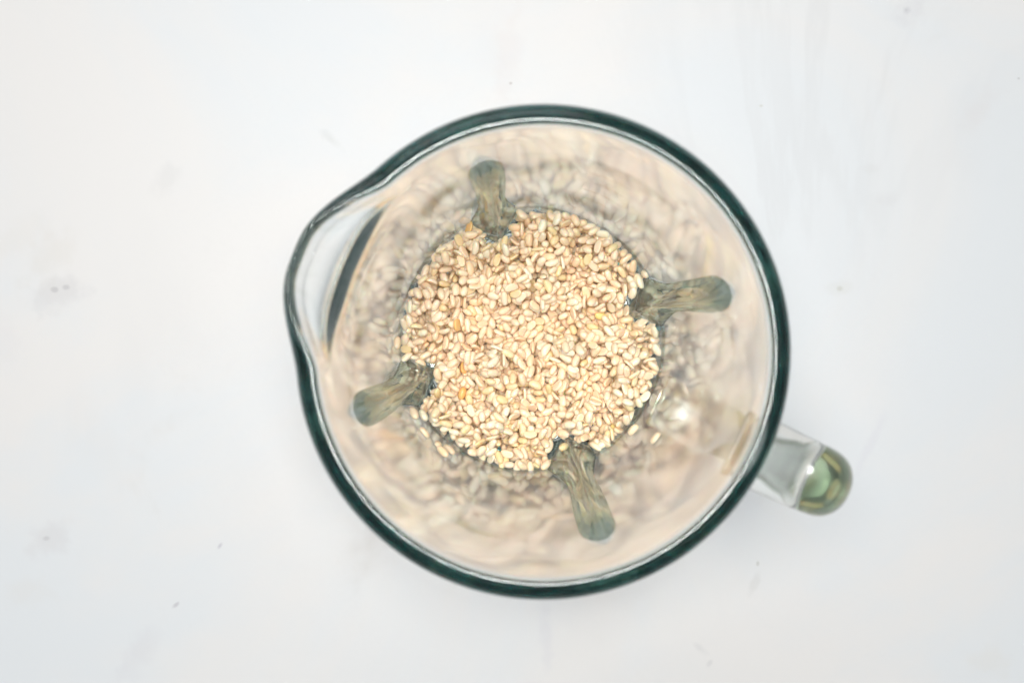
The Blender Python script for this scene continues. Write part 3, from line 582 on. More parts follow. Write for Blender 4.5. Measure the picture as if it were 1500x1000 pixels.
4,578,-19,881,-5,-9,-72,-67,2,-817,130,909,-33,-93,-8,-5,6,-27,154,813,-13,-92,34,8,1,-321,-681,751,-32,-80,-47,-7,3,339,-51,940,-25,-46,49,68,0,-246,536,792,-22,-43,34,80,
7,281,-474,818,-17,-50,31,78,4,366,321,860,88,36,13,25,7,20,-849,845,37,-78,-19,-44,7,345,-93,942,63,-9,50,-57,6,-524,-647,853,-70,-1,-61,-33,1,477,206,786,72,-40,-43,-35,
4,-282,557,859,53,32,-68,-38,4,-288,600,899,42,87,-13,20,6,330,-663,897,23,37,-34,-82,6,-182,-154,892,75,22,-1,-61,6,224,332,842,-86,42,0,-25,2,-518,-345,676,10,-79,-58,12,
4,-429,-301,637,56,13,-25,-77,0,-505,196,665,8,-95,0,-28,3,-759,-88,626,92,22,3,29,4,-85,36,689,30,3,-43,-84,3,-749,143,625,66,-30,-7,-67,4,-195,-362,675,78,-25,35,-42,
2,436,572,657,7,-67,70,-18,1,314,-236,688,65,10,-7,73,5,552,436,737,25,84,-12,44,5,287,7,767,51,-28,52,61,6,-780,10,785,-53,76,-28,23,6,461,-467,704,-76,-60,-19,-3,
4,-64,-465,739,10,48,85,-16,4,-742,410,872,74,-61,4,-24,3,-227,-53,850,-35,-81,-40,-20,0,-116,-492,794,-87,-16,13,41,0,-419,-676,777,-94,-12,-26,9,0,-199,-456,823,-17,11,-77,59,
5,320,-516,841,40,31,66,54,5,100,-834,727,-32,-52,-78,-5,7,522,-625,720,-78,-12,-24,55,2,-663,403,838,52,-37,-25,-72,1,-134,-406,820,44,56,1,-69,7,-301,-127,882,-85,31,24,33,
7,-785,52,943,-15,-67,-11,70,0,177,273,857,-29,-10,-59,-73,1,-185,-543,921,-14,4,13,-97,6,-439,693,916,-2,-82,54,-13,4,-545,-507,880,-36,78,-50,-5,5,591,274,877,17,10,23,-94,
2,577,-485,818,-53,-46,66,21,3,-115,-712,773,43,-38,55,59,5,-319,-473,823,-87,17,-43,10,7,821,54,851,15,-92,23,23,3,-114,138,757,51,3,-79,-31,6,-172,350,1005,-5,58,31,-74,
6,487,-226,734,29,-21,-81,44,6,485,555,937,66,-49,18,-52,5,134,453,907,-41,73,-24,47,4,-105,-502,845,59,19,36,-68,6,598,-54,945,7,66,-69,26,1,-242,-160,1016,41,-7,88,-20,
6,-19,-692,798,-36,15,83,37,1,-709,-132,659,51,-77,12,-34,3,293,-406,644,62,-31,25,-66,1,389,-88,673,65,-15,-3,-74,1,188,205,664,5,80,-49,-32,1,-201,141,693,24,-26,64,-66,
2,-522,-83,689,15,46,87,2,3,390,455,670,63,21,34,-65,2,252,-236,679,22,-37,-85,25,3,3,151,710,15,-83,-43,-30,4,9,446,688,38,82,-41,-5,2,-65,-51,714,90,20,10,34,
0,-486,260,685,60,18,63,43,3,452,-550,630,44,-5,16,-87,0,-231,635,686,51,17,-81,20,4,460,-207,679,27,0,62,-73,0,-493,-468,658,30,-71,-61,15,0,-252,-498,657,40,-34,-83,9,
5,-462,-136,720,84,47,20,-15,5,750,-151,650,-54,50,-63,21,2,396,48,769,35,15,80,43,6,-188,-638,796,-2,83,33,42,5,-374,-558,751,32,-10,-13,92,5,482,-690,746,58,48,-62,-16,
3,342,769,807,-62,50,20,-55,6,232,-424,736,85,-8,-24,-44,6,-276,-544,853,18,-1,-83,-51,3,-198,-327,841,5,-65,-11,-74,6,593,-147,934,8,70,64,-26,1,-185,-600,899,-73,54,32,-24,
5,276,223,844,-22,-12,80,53,7,355,-575,885,58,-73,13,30,1,-290,-733,897,-65,-49,-33,-46,2,140,279,902,-60,6,3,-78,4,-642,86,881,-41,74,-32,40,6,-185,81,782,19,3,-95,-22,
7,239,511,797,-67,48,-43,35,6,76,-101,860,2,-91,8,-37,7,-649,-347,863,-77,46,41,10,5,330,601,766,74,39,43,-30,1,24,214,877,-12,-26,-48,-82,0,474,-146,794,30,92,3,22,
7,-414,-472,830,-88,-45,4,9,7,256,-490,870,-37,-25,68,57,1,393,-285,627,51,-72,16,-42,2,436,-254,633,75,59,-10,-24,2,-426,-4,650,18,-71,-65,12,1,666,140,673,81,13,-17,-53,
4,287,615,645,32,2,94,4,0,40,190,680,2,-78,-59,-15,0,-537,367,634,92,-37,5,-1,4,-714,78,642,27,5,20,-93,1,-264,-54,675,2,-24,-92,27,2,-157,537,685,28,93,-9,-17,
2,-574,193,675,73,21,4,64,2,-23,303,694,58,46,13,65,6,407,-127,708,97,-12,9,-9,1,-773,-119,664,-25,-16,-30,90,2,43,-356,747,12,-3,75,63,4,-666,125,693,-13,35,14,-90,
6,-663,357,768,-77,-17,-20,56,3,330,586,722,39,33,-85,6,5,-676,-471,876,21,-78,57,4,5,-462,633,846,-50,-82,1,-22,1,229,-305,791,10,60,-78,1,1,670,481,831,-61,-62,-7,47,
0,-589,122,871,14,-9,75,-63,6,246,663,916,-56,66,36,-32,2,-218,310,928,-25,-4,-7,-95,2,7,585,875,86,-27,-40,-7,4,150,738,874,-16,5,-58,78,6,35,-736,665,87,47,-9,-1,
6,206,762,943,-55,58,-45,36,5,-79,-358,758,23,-60,-29,-70,2,-510,510,890,65,69,-28,-6,5,-53,-735,748,7,-98,14,-6,6,-320,-316,815,-78,24,-10,-55,7,-529,-195,855,30,47,-79,20,
6,-515,520,954,43,-70,38,40,4,207,-594,640,84,-42,-25,-18,2,-91,498,641,36,-64,-66,8,4,52,-73,666,60,-23,-11,75,4,-162,487,668,10,-18,-97,1,0,528,471,644,6,88,44,8,
2,162,-544,661,72,26,-9,62,2,271,342,684,37,62,65,18,1,-437,70,674,54,20,-72,-35,1,138,-278,715,44,-88,10,4,2,-43,-344,663,27,-41,-57,-65,1,114,-224,736,17,10,-95,21,
3,-62,-222,691,81,27,7,-50,4,434,87,715,67,-30,7,-66,4,618,105,680,39,56,72,5,5,-9,825,629,-5,25,70,-65,5,-382,417,805,-17,47,-78,36,1,666,36,735,89,-27,30,-17,
7,-631,301,797,-54,70,-45,1,7,713,-55,769,2,17,-58,-79,5,294,678,773,-31,22,90,18,1,-117,-431,760,31,88,22,-24,3,691,450,763,-44,-68,-27,51,5,188,523,824,-52,33,-48,61,
1,614,-570,695,21,55,79,-7,5,-492,-511,748,47,55,67,5,7,-130,-564,837,12,-92,23,27,5,-39,-265,818,-75,-63,12,-2,2,-96,-167,784,-57,-23,-75,18,6,-737,-11,817,13,-33,38,-84,
3,-39,301,805,-18,-21,-3,-95,7,65,-257,778,91,19,17,30,5,275,791,905,39,-45,30,-73,1,-669,195,829,-64,58,48,0,2,-184,259,871,-36,-10,79,-46,5,-226,483,759,-22,-32,82,-39,
6,182,692,818,92,-18,23,20,1,432,427,790,45,-17,-61,62,7,-607,133,905,90,-39,3,-10,6,410,264,856,-13,-11,-42,88,7,-460,541,856,-7,6,-88,-45,3,476,-409,736,-37,49,-78,-3,
1,-174,328,951,-53,71,-33,-29,6,-170,186,824,20,-24,94,1,7,-220,-594,993,29,14,-60,72,7,628,531,861,-52,41,-38,64,0,-387,745,847,97,-15,1,-11,6,-255,220,789,38,9,-88,23,
1,233,-18,961,37,54,-33,-66,6,138,75,753,-37,-30,82,29,7,326,-62,985,35,26,82,35,2,-149,659,635,16,-29,47,-81,2,-652,-123,649,25,26,87,30,1,482,-661,600,80,-50,-28,8,
2,92,25,647,42,66,41,45,0,767,19,634,50,-70,-35,35,4,-400,-427,639,88,-5,-42,-18,3,-458,-86,658,53,-82,-16,7,2,-76,-394,670,39,-26,-37,79,0,389,-180,664,90,6,-37,-19,
2,-229,418,692,10,86,-42,-21,4,-692,164,654,47,34,0,-80,4,-216,70,700,65,-42,61,-8,7,-638,-13,727,-34,34,83,24,1,89,-666,723,-30,-24,-85,33,4,-44,191,740,16,-42,78,41,
4,251,-560,753,-41,-68,-56,17,5,655,-499,756,5,-34,-90,22,5,798,-180,765,32,51,-6,-78,5,241,169,772,-8,93,1,32,5,455,657,857,-82,-25,-10,48,5,657,-503,797,-8,-87,-34,-30,
6,160,-132,818,-61,-32,48,53,7,-324,27,757,48,-17,-13,84,3,494,684,891,82,-50,-8,21,0,454,618,914,70,-27,-25,59,4,-837,54,817,-6,63,75,-9,4,-468,97,778,47,-64,36,-47,
5,-591,-603,817,45,-57,62,-25,4,635,-545,810,5,20,86,45,2,264,542,775,1,-29,-89,32,0,-226,-189,852,-95,0,28,-10,5,673,343,875,-17,-53,-68,-45,6,-402,20,733,29,31,-89,-6,
6,579,-300,878,-7,-18,41,88,1,505,135,736,-40,61,61,-27,7,-129,488,814,46,-72,-51,-4,3,738,-313,840,-5,-42,9,-89,0,663,-252,915,37,34,-77,-35,6,-154,389,937,75,61,21,5,
4,-582,334,805,20,45,-48,72,4,621,-243,954,-1,-2,-99,-1,6,-76,-110,825,-33,-35,-82,-26,6,356,37,852,-81,-36,-3,44,6,-56,119,821,82,-26,43,-25,7,235,-621,748,35,-92,-1,13,
7,-252,-531,1003,-60,3,62,-48,1,-491,338,806,57,70,-34,-25,1,343,671,602,75,-15,-27,56,1,-587,-65,637,53,-75,36,8,1,599,219,662,5,25,-93,-24,0,-350,193,616,15,74,61,22,
2,-549,88,639,88,-28,31,17,0,-622,390,608,87,13,-16,-43,2,229,476,641,64,66,26,25,3,10,-742,620,65,33,-16,-65,4,-458,-212,668,7,-47,-85,18,1,100,-19,700,36,-11,-42,-82,
3,-227,-382,680,45,32,-82,-6,2,-110,-395,710,6,-46,-84,26,0,-706,61,693,-28,31,-69,-58,2,-495,576,658,38,89,17,9,3,569,-589,655,-22,3,-96,4,6,641,375,681,22,86,44,8,
5,50,-806,632,59,61,-8,-51,6,406,100,749,-9,27,55,-77,5,588,546,746,37,88,18,-17,4,407,197,727,-57,5,40,70,7,609,328,699,-40,-75,22,45,3,242,589,753,-20,-19,89,34,
7,-7,-532,763,88,-8,-15,41,1,384,-39,763,5,-38,49,76,6,-263,574,766,-11,69,-69,-8,3,-379,499,814,47,-56,-55,37,5,-323,620,805,-53,38,-74,-6,7,-503,473,739,26,26,43,81,
6,-59,693,721,20,-15,-78,-56,3,-566,493,760,-86,20,-8,-45,5,632,-388,860,51,48,6,70,6,-215,-496,844,-12,-9,-39,90,4,-498,-565,861,-84,45,-10,25,5,-340,-606,799,-58,-49,-63,-9,
7,-468,459,840,52,-82,-20,-3,6,-319,-247,862,22,-48,-17,82,1,-232,-214,898,20,-68,51,46,5,-331,578,862,81,-4,28,-50,7,-154,-401,856,-22,-40,23,85,4,-462,449,878,-62,34,50,-48,
7,-422,295,691,30,41,-7,-85,2,304,-564,943,21,45,65,56,3,-569,388,721,-75,-36,-53,-5,6,-38,466,901,8,16,75,63,6,368,501,777,-2,90,16,-37,4,715,-407,872,89,-12,-29,31,
6,412,244,889,19,10,72,-64,7,-390,-197,782,-41,-80,-2,-43,3,66,-32,768,-56,33,71,24,6,235,-580,834,-3,-44,5,-88,7,551,427,792,-21,42,59,-64,5,500,424,810,72,47,15,-47,
7,205,-633,840,-10,-51,-82,21,7,552,-617,775,8,-47,-55,67,3,-324,-60,601,24,18,94,7,2,-357,-323,639,56,-54,-26,56,4,803,-46,583,11,34,40,-83,0,320,362,631,72,65,-7,19,
0,525,-171,665,11,-56,-80,-11,3,-549,-472,638,79,-5,-11,59,3,-260,23,693,90,-12,9,38,0,-599,432,643,34,-88,28,5,3,567,-316,657,33,56,-75,2,0,117,-167,712,18,11,-53,-81,
2,-335,306,679,36,-79,-47,6,1,-196,-35,748,-24,28,-80,46,1,-69,775,688,37,-32,-18,-84,5,-237,250,743,85,-31,39,6,6,-615,-275,762,-4,-2,99,-8,4,515,-27,728,-10,-14,89,-40,
3,-506,79,765,-32,-7,93,4,0,783,-76,673,40,-37,82,-8,1,-211,-87,782,48,-57,48,-44,1,43,-152,763,6,26,-3,95,7,-365,-99,755,-32,78,51,-15,4,-762,-49,707,13,-10,62,-75,
4,-671,420,780,22,10,-5,-96,7,-773,58,790,17,-48,-39,75,4,-501,-42,739,4,33,-86,36,5,57,818,808,24,-39,75,46,2,-567,256,789,30,-7,-85,40,5,2,499,786,79,23,-12,54,
6,82,475,721,-55,71,23,-35,5,-781,146,773,52,59,-51,32,4,720,413,796,85,-39,-31,-6,2,-245,-530,810,-28,-80,51,2,6,-668,476,816,10,67,-69,21,6,-590,180,777,-22,78,-57,2,
1,366,671,855,14,83,24,47,5,665,-198,820,52,-78,29,10,3,-668,277,899,-61,58,32,-40,7,783,-104,746,-12,-10,82,-54,6,303,135,793,10,46,70,52,7,-616,-348,860,-38,61,-62,29,
5,687,-58,848,-38,-62,-13,-66,7,-711,38,873,-26,15,68,65,7,267,-137,875,91,-7,-39,7,5,-311,-192,977,-8,23,67,-69,6,-576,-167,749,89,-25,-36,-6,2,-394,0,778,-13,-82,-49,24,
7,638,-314,922,37,3,-19,90,3,-629,-476,1016,41,-39,9,-81,3,238,361,750,37,-37,-24,-81,2,-519,-634,801,14,73,56,35,6,163,505,922,-29,-46,11,82,2,493,-146,737,-23,23,34,87,
7,228,-590,788,-56,-13,-18,78,7,-331,20,807,17,66,-36,-62,1,44,168,623,5,-21,96,9,4,491,96,645,16,79,54,-21,0,-453,230,639,12,-75,8,-63,0,752,-196,589,29,10,-94,-4,
4,-318,529,655,67,-24,22,-65,1,-256,179,663,54,-4,-41,72,1,-653,236,636,54,35,58,48,3,-238,-717,604,29,25,13,-90,2,307,148,678,21,-60,67,-37,4,-186,-650,657,96,-15,10,-16,
1,22,-467,692,75,-40,-47,17,3,604,-464,629,1,-88,-40,20,3,336,-54,681,35,-55,70,25,0,539,232,700,57,-50,48,-41,4,469,290,677,35,-85,-29,-21,1,-458,-46,699,12,-17,50,-83,
4,-405,-247,673,80,-27,37,-35,2,378,-571,654,21,-6,30,92,2,-670,-47,650,20,94,25,6,4,19,-192,704,12,-96,1,-20,4,84,-442,680,77,35,3,52,4,594,-247,674,27,55,-45,-63,
3,-574,-564,727,-25,-78,56,8,7,148,-410,722,49,-85,6,13,3,27,761,769,62,18,49,57,6,82,820,767,-51,-76,23,29,4,-604,-410,737,-1,-20,66,71,1,-326,-339,715,-24,-31,-30,-86,
2,539,-401,775,-9,-49,67,-53,1,580,576,711,22,91,24,22,7,379,734,787,63,68,-33,12,3,25,487,732,32,-30,-88,-8,6,281,535,724,-5,79,60,-5,7,704,-219,765,94,4,29,-9,
2,-218,7,809,-19,-63,-74,0,0,130,626,785,9,64,-31,-68,0,829,-76,713,59,37,-46,54,7,-389,-240,734,-13,53,-45,-69,6,-184,-260,725,50,6,-33,79,6,-70,826,689,11,97,12,6,
2,-454,-609,861,45,-67,6,57,1,-568,9,719,57,40,70,7,7,-205,-821,855,-17,19,-4,-95,7,-60,-237,842,-57,-72,35,-11,6,382,-434,785,25,-58,75,12,7,-434,494,828,-9,77,62,8,
2,585,-308,777,-66,43,25,-55,7,-518,-177,782,24,-79,-55,3,5,306,-51,899,-24,13,62,72,0,479,-4,805,-80,57,8,-7,1,-93,321,953,54,-23,-65,-47,0,-315,-223,923,25,-56,-66,-40,
5,539,338,877,-67,-73,2,8,6,404,-150,796,-48,-44,-3,74,5,-646,-515,964,42,2,28,-85,6,743,80,812,-11,-33,-18,-91,0,452,496,826,84,-47,3,20,7,206,-330,882,48,-37,34,-71,
7,618,-79,902,-31,-14,37,-85,0,327,-658,840,73,-52,16,40,4,-234,-219,969,56,60,-40,39,0,128,-508,608,77,0,-9,-62,2,-406,-326,612,62,11,33,69,1,-153,-144,617,10,-15,-92,-32,
0,585,-553,620,9,-31,-63,-69,3,35,-83,610,37,-43,1,81,0,-59,223,648,46,-59,45,-47,2,-743,80,595,12,-90,-27,-30,0,493,-579,585,57,76,-19,-20,0,287,-306,626,25,67,-63,-26,
3,-480,379,617,28,-76,9,-56,4,194,-535,630,2,-34,-89,-28,2,766,-62,628,25,-7,-68,67,4,-271,623,646,88,-13,16,-39,3,338,212,629,83,-9,5,53,2,-4,-124,649,24,-52,77,-26,
4,60,-384,660,17,-28,28,89,4,144,-28,641,7,95,-16,-21,3,565,411,653,6,84,41,-32,1,345,572,651,58,65,8,47,4,264,-359,681,88,26,-28,23,1,-101,-301,695,37,-62,-50,46,
1,-383,501,653,28,-34,-88,-13,1,-84,656,632,65,51,8,54,0,204,246,715,66,-7,-4,-74,4,68,440,664,18,-48,25,81,0,-643,-84,689,49,86,5,1,1,7,-548,691,23,61,67,32,
3,-812,16,602,67,-6,-31,66,0,-94,595,672,26,-61,68,-29,0,-328,-100,678,41,87,21,10,2,-147,-772,596,46,-58,-57,33,0,-365,431,709,51,-58,-62,-1,1,-532,130,733,-6,-8,-71,69,
0,434,526,698,-1,-56,82,6,6,-478,-641,763,61,9,49,-59,1,575,-116,784,-4,13,-21,96,1,-334,-200,772,11,-11,40,89,5,-209,501,708,18,-85,43,20,6,-731,377,844,-18,87,-43,-1,
3,-244,-654,747,-16,-9,-62,75,4,-169,431,745,48,-21,20,82,5,-275,-115,763,-83,31,-18,40,3,672,483,712,47,-44,75,4,2,447,697,812,16,79,-55,19,6,1,-288,784,-78,20,40,-42,
6,-328,646,762,-61,58,40,-35,6,246,-148,795,-71,69,9,6,5,153,545,804,-81,-51,-18,-18,6,626,446,769,-27,30,90,-2,1,-109,-112,776,17,-33,57,-72,7,-133,-258,843,-6,27,-55,-78,
0,784,-305,774,59,-29,37,-64,2,-267,-328,758,55,62,-54,6,2,503,407,755,52,-41,42,-61,1,-808,240,791,-7,-94,31,-4,5,-25,219,790,-29,-49,72,37,6,-739,239,809,96,8,23,-5,
0,633,-427,894,33,28,58,67,2,-401,616,900,11,-45,-42,76,1,353,504,737,20,41,61,63,6,351,-484,846,-81,11,-45,-32,6,529,598,932,-93,-28,-6,17,6,158,826,912,-21,-57,32,72,
1,-662,-516,899,-38,44,-76,25,1,-606,548,867,0,98,-4,14,4,363,19,810,35,28,-86,20,2,224,548,852,-70,-34,3,60,1,484,482,773,15,-22,-74,-60,7,-207,-128,856,-12,51,-63,55,
5,2,647,814,-1,-9,76,63,6,47,-695,758,5,-51,-64,-55,6,-173,-78,894,-39,36,-25,80,2,554,-511,556,25,-32,-44,79,1,419,-302,583,44,17,5,-87,4,611,450,572,67,37,52,35,
1,-693,128,591,11,-94,26,-8,3,509,-537,568,74,-54,35,-14,1,310,23,599,8,-30,-18,92,2,-553,201,606,21,62,-73,10,2,-633,-152,603,64,-75,-9,-2,0,-414,281,612,70,14,-14,68,
1,-479,51,621,90,-13,-27,-28,2,-692,2,623,12,50,45,72,0,-351,-419,632,42,54,59,41,4,67,-492,652,53,68,41,-26,4,-368,289,631,74,27,21,56,3,-283,-408,657,19,28,92,-10,
4,615,89,644,18,95,-8,19,3,130,-626,665,20,-97,3,6,3,-512,145,688,71,-61,-14,-29,2,173,-191,689,6,65,65,-36,1,151,-424,677,0,52,81,-21,1,-611,-185,672,13,-23,-46,-83,
3,-53,-677,636,33,-17,-69,61,3,824,8,618,60,-42,15,-65,1,-389,-25,690,69,-37,60,11,2,-210,-226,693,43,-40,-72,35,4,206,415,679,43,-6,86,24,0,-29,-145,702,46,8,-35,-80,
0,198,43,694,1,90,40,-8,2,242,178,698,91,-31,19,14,0,193,-123,708,57,-17,-63,48,2,631,268,628,61,-23,61,-42,0,-355,541,698,13,95,-23,11,2,203,-180,730,20,-9,-96,11,
0,-615,87,688,38,72,-52,-22,3,98,-342,710,5,-60,-79,-4,3,691,21,651,24,6,92,-27,2,438,-465,664,48,-35,-74,29,2,184,-350,687,52,-54,-55,35,2,437,430,685,70,29,43,47,
0,116,-708,674,76,-34,-49,21,3,-197,607,683,45,-5,66,-59,5,-653,440,682,48,-46,8,-73,5,-727,24,747,-7,32,-59,73,6,-620,72,731,-3,-66,-63,-38,7,220,279,813,-59,-33,-70,-18,
7,-73,610,721,47,-67,52,19,7,-153,586,843,-79,-1,20,57,7,-533,494,698,-27,-84,-22,-39,6,-742,337,810,44,-45,-74,21,0,-388,-550,701,-62,33,63,-30,3,-273,590,730,-23,14,80,52,
3,437,-709,654,18,0,78,-58,5,-198,270,821,20,67,-69,9,0,104,753,803,79,-31,48,-15,1,521,344,692,-80,17,-25,-49,3,-808,108,732,12,32,-87,31,6,312,-495,755,-28,-57,75,-9,
6,-205,15,766,44,88,-4,-8,3,-119,-682,683,-64,-74,-13,1,5,446,-695,719,10,-82,19,51,6,-689,195,699,46,-6,-46,-74,4,-626,503,793,-20,69,68,-9,7,-488,681,746,55,-64,48,-20,
1,816,-158,824,25,89,-7,-34,6,-188,604,866,49,48,-3,-71,1,-558,590,805,-22,22,83,-44,4,62,-828,682,9,33,74,-56,5,-259,-231,821,-55,50,-6,-65,2,228,632,799,52,35,15,75,
3,-111,-659,738,12,44,87,12,6,181,832,872,-8,86,-43,-23,2,-40,-825,788,45,-11,53,70,6,-20,736,736,-38,76,49,15,3,-503,105,804,-71,-9,13,-67,1,74,621,799,13,-29,75,57,
6,436,-88,808,63,-26,20,69,5,268,727,893,-78,2,6,60,7,-145,-101,830,53,-45,-71,3,5,-822,130,841,-29,6,32,-89,4,588,-330,730,31,-19,-45,-81,6,-436,408,822,-83,-9,-11,52,
7,-595,605,885,-29,-78,19,50,7,-598,219,803,12,29,36,87,7,500,560,887,-12,-30,63,69,2,597,-245,883,11,68,36,61,6,27,706,813,33,60,67,25,4,-529,321,758,-79,-57,-18,1,
5,306,-532,898,-26,58,58,49,6,-304,263,779,-69,48,4,52,5,188,-78,909,-19,-63,-17,-72,7,511,337,854,24,-94,-4,19,5,745,120,789,13,-18,72,-64,6,216,-318,835,19,-25,78,52,
6,-188,653,927,70,64,-28,3,7,-106,660,758,-47,-13,-63,-59,3,-528,450,582,91,-6,4,-39,3,539,220,622,67,-19,-70,6,0,286,-487,585,72,16,6,66,2,-148,-716,548,20,71,-66,-7,
4,-482,-327,630,19,-47,-80,29,4,386,703,579,15,-12,88,42,4,-95,658,574,26,13,-92,23,0,343,-209,609,39,43,56,58,1,108,217,623,4,-72,67,-7,0,488,-303,598,42,5,-6,-89,
0,-483,462,617,9,74,-65,0,3,274,481,623,49,67,46,29,1,142,-474,651,29,94,-5,-5,1,414,-192,620,19,16,91,-29,2,142,136,635,3,23,96,1,1,-57,554,626,61,64,-25,-37,
2,419,678,619,31,46,5,82,4,522,-524,607,57,-31,1,-74,3,581,486,598,42,57,-67,20,4,-439,137,622,62,-18,-11,74,2,294,-9,640,66,-21,-38,60,4,-106,188,640,64,40,54,35,
2,-456,-478,618,13,17,11,-96,2,-547,35,660,9,-12,15,-97,1,-305,235,649,83,-2,19,-50,3,-198,432,649,79,20,0,-56,1,-632,-214,635,14,53,75,-32,0,445,134,645,8,80,55,-21,
2,528,532,622,18,-16,-88,-38,4,-191,-675,623,59,-50,36,-51,0,363,-14,657,45,-46,75,-7,1,-78,264,690,81,-23,-13,-50,3,511,-251,647,0,-42,-86,-25,0,338,752,614,89,38,-1,-20,
4,583,266,670,72,-11,-39,-55,4,261,-497,634,40,-13,43,-79,3,-375,32,672,71,45,-22,-46,2,-540,-118,648,2,-35,-60,-71,4,8,-397,672,35,-33,5,86,4,331,-149,663,48,62,30,52,
3,-476,305,643,13,44,80,35,1,30,-630,652,55,-13,-69,43,3,-363,-211,687,49,-20,9,83,3,-576,-139,665,45,12,-57,66,2,-639,302,643,37,-7,-68,61,4,486,-100,674,46,62,62,5,
4,131,-682,626,77,42,-25,38,3,531,39,693,47,3,-47,74,2,-40,493,664,89,-3,2,44,4,700,-20,647,30,27,64,-64,4,-590,329,634,10,-15,-37,90,0,438,225,670,68,38,-5,-61,
0,-34,-467,705,11,-58,73,-30,0,-783,243,649,53,-76,-5,34,3,-369,-67,691,50,67,-29,44,1,-519,479,659,24,0,39,-88,4,-183,-507,665,14,-26,-82,-47,1,-530,319,668,4,61,-69,-38,
6,-479,-570,662,-81,-7,-2,56,1,-426,629,671,11,47,31,-81,5,458,613,773,-42,78,5,44,6,-584,-264,721,-7,91,-22,-31,0,-347,551,746,54,48,-47,-49,5,-595,-482,741,-67,45,-40,41,
2,398,360,742,69,-9,-48,-51,0,-549,636,710,-37,-48,-78,4,6,-119,594,870,51,-4,-47,70,3,-300,-662,674,67,3,31,66,1,0,-823,622,18,-61,76,-2,0,383,653,793,-95,-13,-17,18,
6,-274,356,749,46,-36,52,-60,7,-361,-612,717,-44,-61,53,-36,4,523,-2,767,11,39,81,40,6,-821,-88,653,15,25,-92,-21,3,201,781,736,-13,71,-67,11,4,-754,314,842,1,98,-5,10,
5,-49,-727,652,-2,-17,-64,-74,4,-349,559,789,94,25,17,-3,5,516,596,756,-66,8,73,-5,2,-451,396,681,44,-15,30,82,6,-840,59,773,-24,-21,78,-52,3,679,-32,816,32,-28,-87,18,
6,160,-173,777,34,-47,77,22,5,-190,-177,742,-95,7,24,-13,1,-342,-126,839,86,-11,14,46,6,683,-438,826,-28,-25,24,88,7,-148,-378,756,-92,13,-24,-24,0,206,-262,761,-37,-19,89,-12,
4,-386,-749,830,38,-72,54,-17,5,112,-839,791,52,10,73,-40,4,479,-694,809,-40,77,-39,-27,4,609,-72,840,43,-71,-12,53,6,-280,601,807,-33,13,-40,83,6,-423,-588,888,5,29,89,-31,
5,-556,-149,708,-44,-53,51,49,5,159,-357,739,12,-55,53,-61,6,355,-597,768,61,-8,43,-65,4,-292,53,793,-11,17,-51,-82,6,-57,76,747,68,17,-31,63,0,-93,363,907,11,-44,-88,-5,
6,-832,-107,701,5,54,-43,71,5,-456,675,870,57,-75,-27,-13,7,-178,632,900,-58,-4,28,75,4,-172,171,770,-14,-32,45,-81,7,125,702,888,-6,-45,-51,72,1,-103,735,745,-47,33,-15,80,
7,-252,-52,874,31,-63,-29,63,7,152,428,867,-1,-70,-60,-35,6,636,-117,974,86,-28,38,14,6,-253,410,769,18,-79,29,-49,6,342,605,825,32,53,-52,57,0,-558,422,548,5,-45,86,-16,
2,567,163,557,53,29,26,74,2,-312,-26,548,53,-84,-1,6,0,346,-29,591,27,-14,-1,-94,4,299,678,540,47,1,-11,86,0,790,22,575,30,43,77,32,2,275,458,573,81,-27,-12,48,
1,81,417,585,21,-13,3,-96,0,-733,273,569,14,-77,-61,1,0,-368,-304,561,63,11,57,51,2,-472,-263,599,83,14,-6,-51,1,-86,522,589,81,45,-18,-30,3,212,90,590,88,7,-39,22,
0,228,-489,605,37,80,29,35,0,-449,580,587,53,-58,60,-2,4,-473,-430,606,78,57,20,1,1,398,113,618,25,29,56,72,2,-96,-505,594,20,34,89,-21,2,429,-235,582,2,10,-58,79,
0,-91,-198,613,8,-69,69,10,4,-54,-659,583,19,-6,-21,95,4,-773,277,609,9,-63,73,23,2,126,706,571,52,-32,-32,-71,2,438,371,597,61,10,-30,-71,2,-538,-465,603,61,0,7,78,
2,-360,-22,627,23,-16,-16,93,4,-250,105,615,60,-10,35,-70,1,185,573,623,27,3,-27,91,2,137,-620,615,7,70,-69,-6,2,323,599,605,3,7,-27,-95,3,-187,-702,582,13,-54,80,-17,
3,-264,538,629,9,69,-70,-2,3,461,-629,553,8,11,-22,-96,1,-110,-241,650,31,41,-41,-74,1,-639,336,581,35,35,71,48,2,202,-396,644,17,79,57,1,0,94,-198,658,21,74,60,19,
4,390,-625,575,27,62,-3,72,2,31,-207,656,21,-52,-73,36,3,154,642,600,9,-80,-56,14,4,660,85,604,76,-44,-10,-45,2,583,-220,628,31,92,17,-12,4,-527,-44,635,24,-30,-14,90,
4,209,144,631,68,38,55,27,4,192,360,644,69,-17,-13,-68,4,329,-239,639,69,-1,-22,67,0,-20,-460,643,57,32,17,72,3,622,153,628,64,18,-15,72,1,205,63,636,94,17,-21,-16,
1,-234,533,663,1,-29,93,-18,4,-72,-578,662,16,66,-72,4,1,-95,-725,620,36,62,44,52,3,-497,-158,670,47,-85,-12,11,2,502,157,659,40,26,41,77,3,-282,455,668,61,9,-16,-76,
0,-77,-11,680,18,-91,-30,13,1,489,-16,674,1,-12,64,-75,3,696,114,624,15,-24,-68,66,4,288,-319,668,83,-3,-21,49,3,-412,305,660,71,9,-8,-68,4,-118,-624,650,16,35,-21,89,
0,-735,-16,666,71,-45,5,-51,2,-50,-547,687,50,-31,5,-79,3,-401,618,605,24,66,56,41,0,381,-442,666,13,62,67,36,4,286,-642,669,8,-10,-67,-72,1,456,31,694,7,-42,83,-35,
